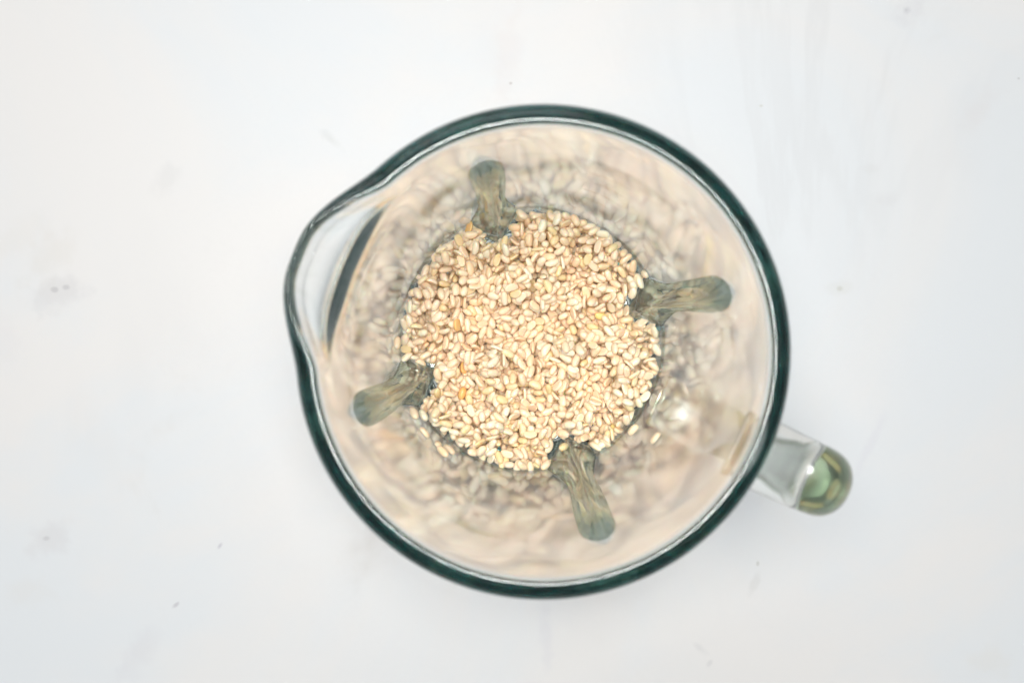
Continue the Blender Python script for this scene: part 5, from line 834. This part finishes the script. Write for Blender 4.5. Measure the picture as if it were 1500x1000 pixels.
1,25,248,593,12,-84,39,-34,1,434,-402,565,39,70,-26,52,3,-356,278,594,5,72,-66,-13,0,105,640,555,58,-12,-15,-78,3,-138,3,607,30,-81,-29,-39,4,95,-540,616,76,34,-42,-33,
1,-447,335,595,83,22,20,45,1,532,309,610,53,23,-10,-80,0,-210,606,615,41,-62,-49,42,0,-17,-713,549,94,13,-10,-26,2,58,-285,618,85,4,4,-51,3,-95,413,589,69,17,10,-68,
4,-552,114,593,5,-56,81,13,1,102,-137,619,43,55,18,-68,0,6,737,552,7,67,70,20,0,-218,292,620,58,37,-53,-47,1,-586,-499,576,14,-86,21,-43,4,553,410,593,1,89,44,2,
0,-595,-282,629,24,-12,-6,95,0,-315,-312,598,62,11,-34,-68,3,383,338,595,69,-39,26,-54,4,103,-347,595,36,35,-74,-42,2,244,547,592,69,-8,15,69,0,-318,-168,587,14,-90,-32,23,
3,195,-440,617,20,-20,91,-27,3,-375,-717,596,16,89,3,-39,2,55,-780,566,85,-10,-20,-46,1,-124,-671,584,19,-70,61,-28,4,120,-208,612,24,54,-76,-22,4,-350,-388,594,3,50,85,5,
4,-311,49,625,93,0,-24,22,2,494,149,600,30,-70,-63,-6,4,-406,459,597,7,42,-87,-19,3,-14,-115,598,48,-76,40,6,1,-331,464,615,77,-16,-27,53,3,49,778,586,4,91,31,-24,
0,22,460,599,30,-72,43,-43,1,15,-218,601,50,31,-3,80,4,-209,-329,587,47,-52,-47,52,0,-234,-64,605,91,25,30,5,3,262,-168,605,40,-89,5,-18,1,-552,-572,578,33,-32,-54,69,
4,285,176,601,23,-12,-35,89,4,25,-430,648,36,20,83,34,2,-35,715,586,58,40,18,67,4,487,-199,621,8,-47,87,2,4,-192,-468,594,77,13,-10,60,2,-600,108,623,59,30,10,-73,
1,-356,-98,616,47,-28,-47,67,0,-269,448,632,31,86,35,15,1,81,106,628,80,16,2,-56,0,-137,517,621,60,-35,45,-54,1,-670,-440,607,3,-91,-38,-7,4,658,440,585,70,-32,-62,3,
1,736,-248,566,75,49,-37,-19,1,36,-364,592,88,6,-39,21,4,-593,247,607,16,31,-84,-39,3,155,-102,611,72,3,1,68,0,479,250,620,52,-36,46,-61,0,-358,549,636,41,-19,-63,62,
1,-361,101,624,66,44,-43,-40,4,-155,188,627,7,-39,89,18,4,-160,372,629,3,32,-93,6,0,-40,469,617,5,50,-85,1,2,138,51,621,61,-34,24,-66,2,593,-107,629,44,2,-4,-88,
2,319,-534,610,73,44,24,44,3,-41,-200,600,58,47,29,58,2,516,461,592,83,7,-2,53,1,-79,-126,598,28,11,89,31,2,-556,-370,625,38,-67,-62,-7,1,-385,421,619,18,62,-57,-48,
3,-173,-249,603,31,14,16,-92,4,147,198,634,88,5,45,8,2,-496,132,620,50,-67,47,-23,0,-255,-301,602,73,17,-42,-50,4,51,569,601,27,84,41,18,1,-167,-383,618,57,-5,27,-76,
0,-293,610,612,31,80,49,6,0,36,291,646,35,-44,-59,-57,2,160,441,624,78,5,24,57,4,637,172,609,16,-59,-76,-17,1,236,-5,630,4,-84,-52,3,1,366,-91,624,60,30,-61,-41,
0,485,-428,593,37,39,-33,-77,4,-275,287,596,14,74,48,43,2,17,-668,592,10,-63,74,-12,1,525,580,606,68,67,-16,18,1,616,53,611,52,-12,36,76,3,397,439,606,30,74,-58,-8,
0,388,-475,600,7,-6,-19,97,4,417,545,602,27,75,54,21,3,-241,-214,603,70,-34,49,-37,3,-496,191,610,4,59,67,42,0,-241,188,612,19,-64,-71,-17,1,-87,-406,614,83,-10,-28,-45,
2,-112,-106,644,46,23,-74,-41,0,-59,-595,615,60,-19,-14,75,3,-297,-553,594,5,-55,-82,7,0,-369,-244,618,17,-43,84,-26,4,55,-168,609,55,-32,-9,75,4,733,56,606,28,-14,-2,-94,
1,-477,-28,629,71,-5,-11,68,3,-746,-41,598,37,25,-2,-88,0,167,-196,625,46,-64,-48,35,1,-574,-194,611,51,-65,-27,48,0,-65,316,617,79,-16,13,56,2,-497,539,596,92,14,20,-28,
2,261,58,609,74,-39,-48,-21,4,-153,-509,622,2,28,91,27,2,-528,294,611,72,10,-7,-66,1,645,-416,581,65,-49,56,1,3,-392,-503,595,23,-13,-25,-92,4,140,345,633,66,39,60,19,
4,260,-392,625,71,8,25,64,3,-139,122,604,53,26,-44,-67,0,641,-22,592,31,-29,-40,80,3,-788,-100,575,15,-27,-40,-85,1,-275,-23,613,60,36,46,-53,4,-126,252,626,6,5,-98,-13,
1,208,625,584,32,38,-72,-46,0,-188,-11,622,39,-41,-81,-7,1,-428,614,553,22,-81,52,5,3,140,-414,617,34,79,39,30,4,-613,522,588,25,-63,72,4,0,507,-112,627,41,15,-46,-76,
2,666,-232,614,59,-59,31,-43,4,262,-82,638,79,6,0,-59,2,401,24,605,25,-60,46,-59,0,-283,-647,593,9,72,66,-8,4,73,497,614,65,20,8,-71,4,-441,-111,606,20,-45,-85,12,
4,63,-704,623,71,-23,20,62,2,-436,420,637,41,55,27,66,4,190,-92,655,34,-75,49,-24,0,-317,20,668,76,5,9,-62,1,-70,-133,661,50,-44,53,-50,0,449,-359,628,92,17,-7,-30,
1,79,306,682,88,4,15,-43,0,449,-156,663,6,-30,-91,-24,3,-645,101,638,81,24,-16,-49,4,-190,207,642,64,17,-27,-69,1,-196,-206,637,53,-6,-8,-83,0,-626,-375,606,13,51,-40,74,
0,-2,219,655,46,-29,-83,-3,2,-311,290,619,63,-14,-52,55,3,419,-47,625,62,33,-11,69,4,-129,47,635,65,-71,-4,-22,2,226,250,629,71,15,-31,-59,2,664,361,644,67,51,14,50,
2,91,-59,640,40,84,-32,8,2,-609,192,636,36,-33,49,-71,2,-226,-639,587,68,-29,13,-65,0,-290,-137,630,56,65,-35,-36,0,-121,-462,624,45,5,65,60,3,-599,472,602,57,-4,26,-76,
1,-50,-729,597,7,-84,40,-33,3,717,-338,598,97,-3,17,9,2,-363,-624,622,59,-16,24,-74,0,-295,-219,621,44,-76,-13,44,0,-305,133,640,8,79,58,1,1,286,663,591,16,78,59,1,
0,93,744,594,27,30,-69,-59,0,-123,313,642,61,49,59,10,0,-185,-75,638,11,37,56,72,3,461,544,603,59,-14,68,-39,1,231,-307,655,50,-17,21,-81,4,337,493,607,61,16,-37,67,
4,-617,-504,601,36,29,-19,-85,4,109,466,638,26,-70,-65,-5,1,555,19,627,23,14,-94,-14,3,425,275,623,54,-63,-24,49,2,-513,-254,642,61,-59,-39,34,0,11,102,646,79,-36,-30,38,
4,-407,-203,635,82,0,-6,55,0,-327,400,647,7,39,83,37,4,70,-428,631,54,-54,42,-47,2,464,477,623,91,-10,13,36,2,-200,-303,638,22,-61,-71,24,2,541,113,607,15,-63,64,-39,
4,397,350,633,66,-10,-4,-73,1,-118,-578,626,25,53,-64,-48,0,529,295,660,18,-50,82,-14,4,413,-439,614,12,5,45,88,3,-210,-446,643,70,-18,21,-65,2,206,-244,637,15,77,54,29,
3,-459,534,618,33,38,3,85,4,-17,-571,645,73,6,-6,-66,1,-257,366,628,33,-55,-65,38,4,-498,-539,598,36,-24,89,6,0,84,-312,663,64,27,25,66,4,-12,-284,624,76,-6,32,54,
1,-148,440,626,15,19,95,-11,2,-345,627,610,45,-64,-53,29,0,515,384,634,56,-21,11,78,3,-295,-301,647,22,64,-71,9,2,-105,112,658,12,44,-68,-56,3,-613,-96,630,28,-18,-63,69,
0,-222,-577,615,82,-13,-15,-52,1,-166,138,649,13,-9,92,-33,0,-3,565,644,51,15,-16,82,4,-413,527,638,13,72,-56,-36,0,25,-325,659,12,79,33,49,0,392,489,646,95,19,-1,22,
4,-658,35,655,10,-83,51,17,2,472,26,644,89,-36,-3,22,2,-645,-481,636,21,-31,91,-5,0,237,-150,656,54,12,26,-78,1,483,641,585,47,69,-31,-44,4,-407,681,584,9,-5,98,-2,
4,152,528,643,7,-69,-69,-16,2,-158,588,652,22,84,39,26,3,-160,-581,637,59,-33,-28,66,3,-351,613,662,10,-32,-93,0,1,583,361,635,50,-24,50,65,2,102,-100,693,28,-66,-68,6,
1,142,452,673,30,94,-1,12,0,-239,-114,643,53,76,-3,-34,0,645,-487,591,13,-54,-38,73,2,-744,25,601,60,-69,36,14,4,-775,154,575,26,-14,-78,-54,2,41,489,653,23,5,87,-41,
1,352,-623,635,66,-33,7,-65,0,216,-15,681,33,-13,43,-82,4,419,-406,634,92,-30,2,-21,4,-256,-273,645,65,-37,12,-64,3,-76,345,666,36,27,-86,-22,3,-390,-113,632,43,-27,-28,81,
4,170,-329,636,63,1,28,-71,2,-139,-59,677,30,-1,33,88,3,-189,281,670,17,-30,-91,17,3,284,241,628,70,50,44,20,3,259,672,629,33,18,9,-91,0,411,56,672,13,61,-59,-50,
0,-794,105,598,63,65,25,32,1,271,-202,640,23,25,2,-93,0,-29,-211,654,29,-46,-82,11,4,383,283,655,47,-20,84,-10,2,-552,517,630,26,87,-18,-35,4,-479,3,666,75,-6,-5,65,
4,-189,91,651,86,48,4,-7,4,-339,-190,642,85,-19,10,46,4,90,642,594,77,-8,-27,-55,1,156,255,641,27,-10,-90,31,2,-39,643,654,44,-65,-58,17,1,613,-148,664,28,27,-90,15,
3,-399,202,643,8,-79,-59,8,0,-132,435,685,6,6,-28,95,0,-272,-208,670,33,91,-11,-17,3,-396,374,640,66,22,-16,69,3,-286,-570,632,15,56,-78,-19,1,263,154,641,10,-78,59,-4,
4,550,-593,591,69,39,52,28,2,388,558,622,12,79,56,14,0,-608,-345,659,15,82,-53,-6,3,584,-339,625,6,-61,69,-35,4,-81,384,619,7,-29,23,-92,4,-44,-79,664,56,-5,79,21,
0,11,696,609,40,-12,-19,-88,0,180,294,670,15,6,-45,87,3,-482,103,657,80,16,15,55,0,-591,-579,631,65,47,-58,5,4,620,-25,627,95,-2,-26,13,2,-727,369,594,72,0,35,-58,
3,-563,529,573,73,-13,-48,45,0,-270,294,656,12,77,-54,-27,0,-327,-266,675,19,-8,69,68,3,-535,-197,627,28,-36,22,-85,1,-66,-274,637,63,-18,57,47,0,-654,484,598,56,27,5,-77,
4,393,38,719,0,-62,-71,-29,0,678,-70,650,81,-41,-38,-9,1,-174,349,670,8,-6,-14,97,1,69,-623,605,74,40,-41,-32,3,117,393,683,43,-23,-86,7,0,-256,-642,643,0,80,-56,-17,
3,297,-536,664,24,77,-51,-26,0,-204,-16,693,56,34,-44,-60,3,61,801,602,18,-23,-7,-94,4,133,-338,678,32,65,61,28,4,-113,-125,697,99,3,-7,-2,1,-678,-440,658,40,9,-29,-85,
0,-795,-42,629,44,-36,81,-1,0,317,235,676,24,-20,25,-90,0,-125,-420,663,50,-55,4,-65,3,-592,-425,628,37,-46,72,33,4,309,741,566,25,-5,-31,90,3,-315,-491,649,66,-44,60,-7,
3,476,-415,669,54,-10,-15,81,2,-382,-513,647,0,50,-85,9,1,2,-257,685,5,76,-34,-53,3,142,709,614,78,-11,29,52,1,640,-219,660,59,17,1,-77,2,-676,445,636,44,-69,44,-33,
0,-776,205,589,76,-52,32,20,4,-532,-542,625,95,-5,-14,24,3,-36,163,685,28,7,-85,-41,4,-527,-218,683,9,-46,87,-4,4,235,-88,690,87,-31,4,-36,2,-511,617,620,34,-80,42,-23,
0,162,381,688,21,-73,-61,16,1,628,-84,675,46,73,-41,-24,0,-265,-552,676,19,-73,56,32,3,-152,-248,681,9,-78,54,-28,4,388,-513,639,2,-2,-99,0,4,173,12,659,19,-1,-97,-4,
0,154,-102,672,44,45,-26,-72,3,609,534,602,37,-38,57,61,3,-297,591,691,34,-92,-12,6,3,191,522,656,58,-17,34,-70,1,469,335,645,94,23,0,-21,1,265,-43,694,85,-25,42,14,
0,-702,319,615,83,41,30,-16,3,549,618,616,34,-2,73,58,0,561,60,666,15,-2,68,70,4,-254,-349,667,34,16,-71,-58,0,-290,291,711,42,-40,79,-13,2,170,778,579,33,44,-17,-80,
2,-247,-158,674,30,-2,-53,78,1,-51,419,663,19,16,-66,-70,4,-326,-161,675,32,-26,35,83,0,495,405,681,27,24,-2,-92,1,250,250,678,7,60,-79,4,3,-551,117,665,17,-24,-44,-84,
3,671,-452,628,60,-63,45,-19,3,622,-292,639,85,8,41,29,2,-483,-598,623,75,-57,1,-32,2,-563,256,650,1,35,75,54,0,66,-677,669,9,-38,22,-88,0,-205,-569,669,3,63,69,-33,
0,-240,243,684,38,-78,32,35,3,-142,382,677,5,15,69,69,1,-564,601,621,70,-40,-57,-7,0,216,-274,699,67,-62,-14,-37,4,77,704,625,82,17,-15,51,2,-459,651,606,91,26,-28,3,
0,699,425,615,44,-41,56,56,1,444,-82,673,57,20,-70,-35,1,71,618,671,1,-8,-59,-79,4,-6,-665,639,44,73,-49,7,1,-635,-375,698,81,-16,-39,37,2,-166,293,700,6,-85,50,4,
1,-337,-546,643,28,-63,36,-61,4,148,524,679,74,23,-17,-59,0,710,-226,646,36,-45,-65,48,4,217,-466,668,9,-78,-49,-36,2,-682,368,635,21,-19,-94,14,2,679,-328,649,30,59,74,5,
1,-473,512,689,-29,-66,-67,11,2,-185,312,741,-93,17,22,-16,7,277,-164,757,34,-85,-15,34,2,-701,376,688,29,90,9,-29,2,285,251,742,53,-83,13,-6,0,-666,-468,696,-50,43,-56,49,
7,320,725,658,-50,54,47,-47,2,-288,-186,722,40,80,32,-29,7,-706,444,704,-12,16,-70,67,6,264,-589,719,25,-33,-74,52,3,-192,611,754,-36,47,50,62,5,607,-21,734,9,-18,73,64,
4,8,-674,693,53,-48,2,68,4,87,720,665,85,17,-17,45,0,652,-478,674,44,83,31,-1,6,-79,425,711,62,11,45,62,6,68,773,674,-88,-25,-29,-22,5,518,639,671,-36,-13,84,-36,
1,-359,411,754,32,-20,-66,64,2,85,708,719,53,-9,-29,-78,6,-693,294,686,-51,28,10,79,6,568,580,661,26,22,83,-43,6,-751,223,695,38,3,-91,6,7,361,672,683,-21,4,72,64,
7,69,728,753,15,14,69,-68,2,-561,598,676,-97,-9,5,-18,7,-824,57,641,41,-2,58,69,4,-574,-579,775,-4,-58,-54,59,1,-235,-114,721,81,48,14,-26,7,759,-298,654,-2,-34,93,2,
5,639,-296,692,20,39,-2,89,6,-260,-538,728,7,-85,48,16,5,675,-257,679,-12,23,94,16,0,-468,107,722,-28,49,-80,-11,4,646,-264,744,-78,-47,37,3,0,-458,-611,709,-65,18,57,45,
7,-145,-784,675,-67,42,46,-39,5,732,77,710,-41,60,57,36,6,161,801,632,-4,-13,85,-49,3,-119,-243,743,-31,76,1,-55,3,601,-121,717,-74,-47,14,44,1,169,435,737,-65,27,-69,-10,
5,719,-310,702,55,-47,-53,42,1,-347,391,793,84,-5,-13,51,5,641,-98,753,-93,18,8,-29,4,-675,-458,742,3,-50,-75,41,1,-131,456,727,3,-63,-75,13,7,159,285,750,-12,65,-36,64,
7,662,-514,708,84,-32,40,8,5,256,562,699,-54,34,-70,30,5,-331,-538,690,-1,-21,-4,97,0,-27,-236,783,28,8,-11,-94,0,94,628,737,-74,-11,-25,-60,5,603,-426,649,79,50,29,15,
6,-167,-799,709,-59,-35,48,52,4,-106,445,772,-54,75,-23,26,3,769,-261,684,-56,-50,52,36,0,800,-222,715,23,26,-77,-52,4,291,771,692,-17,48,84,-6,6,-56,-571,737,35,82,42,-5,
5,-630,-454,787,36,88,-12,-27,5,-286,-624,723,-43,51,73,-6,3,-237,-573,748,74,5,-5,66,6,386,-450,717,-41,-39,-79,-19,5,-319,-774,728,84,39,19,-28,6,-139,-614,706,-85,43,-24,-8,
1,224,807,688,-17,-61,65,-39,4,-236,-580,785,-16,16,41,-87,6,-399,642,730,14,0,95,22,4,-352,-606,672,-11,-92,31,-15,3,-608,536,650,-33,28,44,-77,7,129,561,717,-75,-59,-26,-7,
4,347,-526,686,-6,-94,-5,-30,3,-486,669,713,6,98,13,3,7,-605,-435,810,77,9,60,13,1,59,557,724,-31,65,67,15,6,-134,-56,757,-5,74,50,-42,1,-533,-641,644,-68,6,68,23,
6,641,-76,785,37,-7,-1,92,7,136,543,746,-30,86,-30,-24,0,613,-230,789,-16,-18,2,-96,6,-686,316,779,18,81,-24,47,2,358,-539,730,1,-29,-92,-22,4,140,279,800,-16,-62,-74,18,
7,366,-620,677,5,-27,-71,63,6,592,-44,783,-62,-55,45,-31,3,204,-45,744,-10,81,53,18,4,264,-55,765,-33,61,37,60,5,-185,284,780,26,30,84,35,7,-220,-791,704,-79,-45,32,-24,
0,-441,-703,631,-95,-1,24,13,6,-571,605,747,-65,8,27,-69,7,118,391,780,-23,-43,67,53,6,393,-16,724,-55,82,0,-6,5,194,-32,801,-51,-62,-40,43,7,-383,612,740,-45,-36,55,-59,
2,-370,696,634,-28,-3,-26,-91,3,-408,721,681,67,46,6,-56,4,344,537,697,-41,-81,-1,40,5,126,-83,738,-23,-52,-81,-4,1,82,335,788,0,-46,-50,72,2,-67,445,817,75,-8,-34,54,
6,54,563,777,-20,-29,92,-4,3,297,-148,806,20,-71,3,-66,6,-153,292,819,42,39,19,79,5,209,799,779,-34,-11,66,-64,0,-222,-800,765,41,-16,58,67,3,222,-111,743,-46,-42,7,-76,
6,228,3,785,28,-7,81,48,5,222,-78,815,-56,63,27,-43,7,-56,-814,588,-59,33,-50,52,5,-416,-119,791,84,40,26,22,2,640,-377,814,-26,-95,0,10,6,-381,732,731,-23,34,27,-86,
0,-392,-713,735,55,-14,26,77,4,-806,205,692,43,73,-11,-50,3,143,343,800,-85,-19,-24,-41,6,-216,-495,711,55,-40,31,-64,5,440,-85,754,-92,17,-33,1,2,-289,-127,805,-6,95,23,-12,
6,-135,-324,728,39,72,-30,-47,3,-764,309,885,-57,-13,-78,-20,2,-216,-423,749,-63,-31,-69,12,3,662,-130,786,63,-67,29,22,6,-600,595,773,-51,80,-19,23,5,752,-323,734,0,3,74,65,
7,264,-115,835,-60,12,-12,-77,0,-802,209,746,59,47,19,62,4,-58,814,743,-47,65,21,54,3,-201,311,834,93,-13,-27,-12,7,-240,-662,805,24,61,-25,-70,5,711,430,706,5,-12,-66,73,
6,-18,-654,729,22,83,-50,-5,4,139,694,830,53,-49,-59,33,7,-427,718,738,81,-28,-36,-34,4,-203,-824,828,-21,-82,44,-27,4,-235,-217,767,39,-20,2,-89,7,-177,-576,814,87,14,-36,-28,
5,-192,373,823,25,-19,46,-82,7,-679,-469,835,-22,-59,-76,-8,7,184,327,786,-30,-48,3,-81,1,-190,-499,801,64,-51,-10,55,2,360,-616,722,79,19,-40,-40,6,-254,-396,792,43,-10,-85,24,
5,-535,624,771,-57,-64,11,49,6,253,797,803,-9,33,-84,39,4,-425,653,814,-1,-39,-79,46,6,107,342,847,-4,53,-73,41,5,-676,220,764,-66,65,-30,-18,3,-215,-171,791,21,36,18,88,
1,230,-57,858,10,49,-81,-27,1,-38,305,758,-56,23,76,20,4,199,782,835,-48,84,-21,-3,7,555,-102,820,13,87,-45,-1,4,237,797,860,-52,-13,-68,-47,0,-623,144,740,31,89,-20,24,
2,173,-48,870,-48,44,-68,-31,7,590,253,791,-73,-13,64,15,7,-152,335,895,46,-6,70,-53,3,-52,413,858,0,-46,68,-54,6,663,-130,845,-81,-20,40,35,5,-280,-588,898,6,-77,-23,57,
0,266,-79,876,2,-33,75,-56,7,46,281,842,-41,44,44,65,0,-556,-489,763,-43,27,70,-48,7,785,-223,772,1,27,61,73,6,-636,69,838,-40,64,31,-56,5,-510,529,783,-3,5,-81,-57,
5,300,241,802,6,-86,-40,-28,5,-546,317,711,-5,-13,-91,37,7,-330,-485,781,84,-9,47,-20,3,90,296,881,70,-54,40,-19,6,-172,425,839,1,21,-85,-47,7,-331,360,823,24,-94,17,-8,
6,696,-262,831,21,60,-70,31,5,157,-306,759,-35,80,-38,27,7,-397,717,786,-83,27,-34,31,4,-567,-269,786,54,-68,-18,45,4,632,-289,899,-10,-83,51,16,5,-48,-708,698,17,-77,20,-57,
7,188,-12,926,37,-92,-2,-2,4,-134,422,869,54,66,34,37,3,-213,-408,856,24,-13,67,68,4,640,-71,867,-37,17,85,-29,6,-590,-429,863,78,-29,53,14,7,618,-203,976,51,33,62,47,
5,126,339,952,-36,-58,-3,71,7,108,-707,757,86,35,-27,-21,5,62,754,875,-11,-54,-82,-8,
)
beans = [DATA[i * 8:i * 8 + 8] for i in range(len(DATA) // 8)]
NSINGLE = 286
SPECIAL = {98: ('o', 'orange stained bean left of centre, uppermost orange one inside the heap'), 1: ('o', 'orange stained bean lower left of the middle of the heap'), 24: ('o', 'deep orange bean deepest in the lower left of the heap'), 191: ('o', 'orange tinged bean at the upper edge of the heap below the upper rib'), 252: ('y', 'yellow bean right of the middle of the heap'), 0: ('y', 'yellow bean near the lower right edge of the heap')}
GROUP = "hulled beans heaped in the jar"
def region(x, y):
    r = math.hypot(x, y)
    a = math.degrees(math.atan2(y, x))
    if r < 9: return "at the very middle of the heap"
    for a0, a1, w in ((-22, 8, "right side of the heap just below the right rib"), (8, 35, "right side of the heap at the right rib"),
                      (35, 62, "upper right of the heap near the right rib"), (62, 85, "upper right of the heap near the upper rib"),
                      (85, 128, "top of the heap below the upper rib"), (128, 155, "upper left of the heap"),
                      (155, 181, "left side of the heap facing the spout"), (-181, -138, "left side of the heap at the left rib"),
                      (-138, -115, "lower left of the heap near the left rib"), (-115, -90, "lower left of the heap near the lower rib"),
                      (-90, -55, "bottom of the heap above the lower rib"), (-55, -22, "lower right of the heap facing the handle")):
        if a0 <= a < a1: break
    return ("inner " if r < 24 else "outer " if r > 35 else "middle ") + w
SHAPE_WORD = ("plump", "short plump", "long curved", "flat sided", "short flat sided", "slender", "small", "thin split")
def place(k, mat, loc, q):
    o = bpy.data.objects.new("bean", bean_mesh(k, mat))
    o.location = loc; o.rotation_mode = 'QUATERNION'; o.rotation_quaternion = q
    COL.objects.link(o)
    return o
restV, restF = [], []
for i, (k, x, y, z, qw, qx, qy, qz) in enumerate(beans):
    q = Quaternion((qw, qx, qy, qz)).normalized()
    loc = Vector((x, y, z)) * .00005
    if i < NSINGLE:
        if i in SPECIAL:
            mt, lb = SPECIAL[i]
            o = place(k, ORANGE if mt == 'o' else YELLOW, loc, q); tag(o, lb, "bean", "discoloured beans in the heap")
        else:
            o = place(k, BEAN, loc, q)
            w = region(x * .05, y * .05)
            tag(o, SHAPE_WORD[k] + " cream bean, " + w, "bean", SHAPE_WORD[k] + " beans, " + w)
    else:
        Mx = q.to_matrix(); b0 = len(restV)
        sv, sf = SHAPES[k]
        restV += [tuple(Mx @ Vector(v) + loc * 1000) for v in sv]
        restF += [tuple(b0 + j for j in f) for f in sf]
o = link("bean_heap", mesh("bean_heap", restV, restF), BEAN)
tag(o, "mass of cream hulled beans filling the bottom of the glass jar", "beans", kind="stuff")

# beans stuck to the wall outside the heap: (wall angle, z, spin, kind, label)
LOOSE = [(-179.15, 60.2, -21.0, 1, 0, 'single loose bean high on the left wall beside the heap'), (-148.62, 67.5, -38.1, 0, 0, 'left bean of a side by side pair just under the left glass rib'), (-145.41, 54.1, -18.7, 1, 0, 'right bean of a side by side pair just under the left glass rib'), (-139.94, 68.4, -0.1, 4, 0, 'small lone bean on the lower left wall between two loose clusters'), (-132.43, 65.8, -83.7, 4, 0, 'short top bean of the loose trio on the lower left wall'), (-129.29, 72.7, -29.4, 2, 0, 'long left bean of the loose trio on the lower left wall'), (-127.34, 60.2, -24.2, 3, 0, 'right bean of the loose trio on the lower left wall'), (-65.0, 26.9, -54.5, 1, 0, 'loose bean at the lower edge of the heap, left one beside the bottom rib'), (-56.51, 44.2, 154.4, 0, 0, 'loose bean at the lower edge of the heap, right one past the bottom rib'), (-41.37, 59.1, 172.8, 1, 0, 'pale loose bean on the lower right wall nearest the heap'), (-38.1, 90.6, 176.2, 4, 0, 'pale loose bean furthest out on the lower right wall'), (30.18, 48.4, 73.8, 4, 0, 'loose bean stuck on the wall right above the right rib'), (-73.5, 58, 60, 1, 7.6, 'single loose bean lying on the lower glass rib')]
for A, z, spin, k, lift, lb in LOOSE:
    A = R(A)
    n = Vector((-math.cos(A), -math.sin(A), .08)).normalized()
    up = Vector((math.cos(A) * .08, math.sin(A) * .08, 1)).normalized()
    tan = up.cross(n).normalized()
    xa = (tan * math.cos(R(spin)) + up * math.sin(R(spin))).normalized()
    ya = n.cross(xa)
    Mx = Matrix((xa, ya, n)).transposed()
    d = rin(z) - (KINDS[k][2] * (.22 if KINDS[k][3] else .5) + .12) - lift
    o = place(k, BEAN, Vector((d * math.cos(A), d * math.sin(A), z)) * .001, Mx.to_quaternion())
    tag(o, lb, "bean", "loose beans stuck to the glass wall")
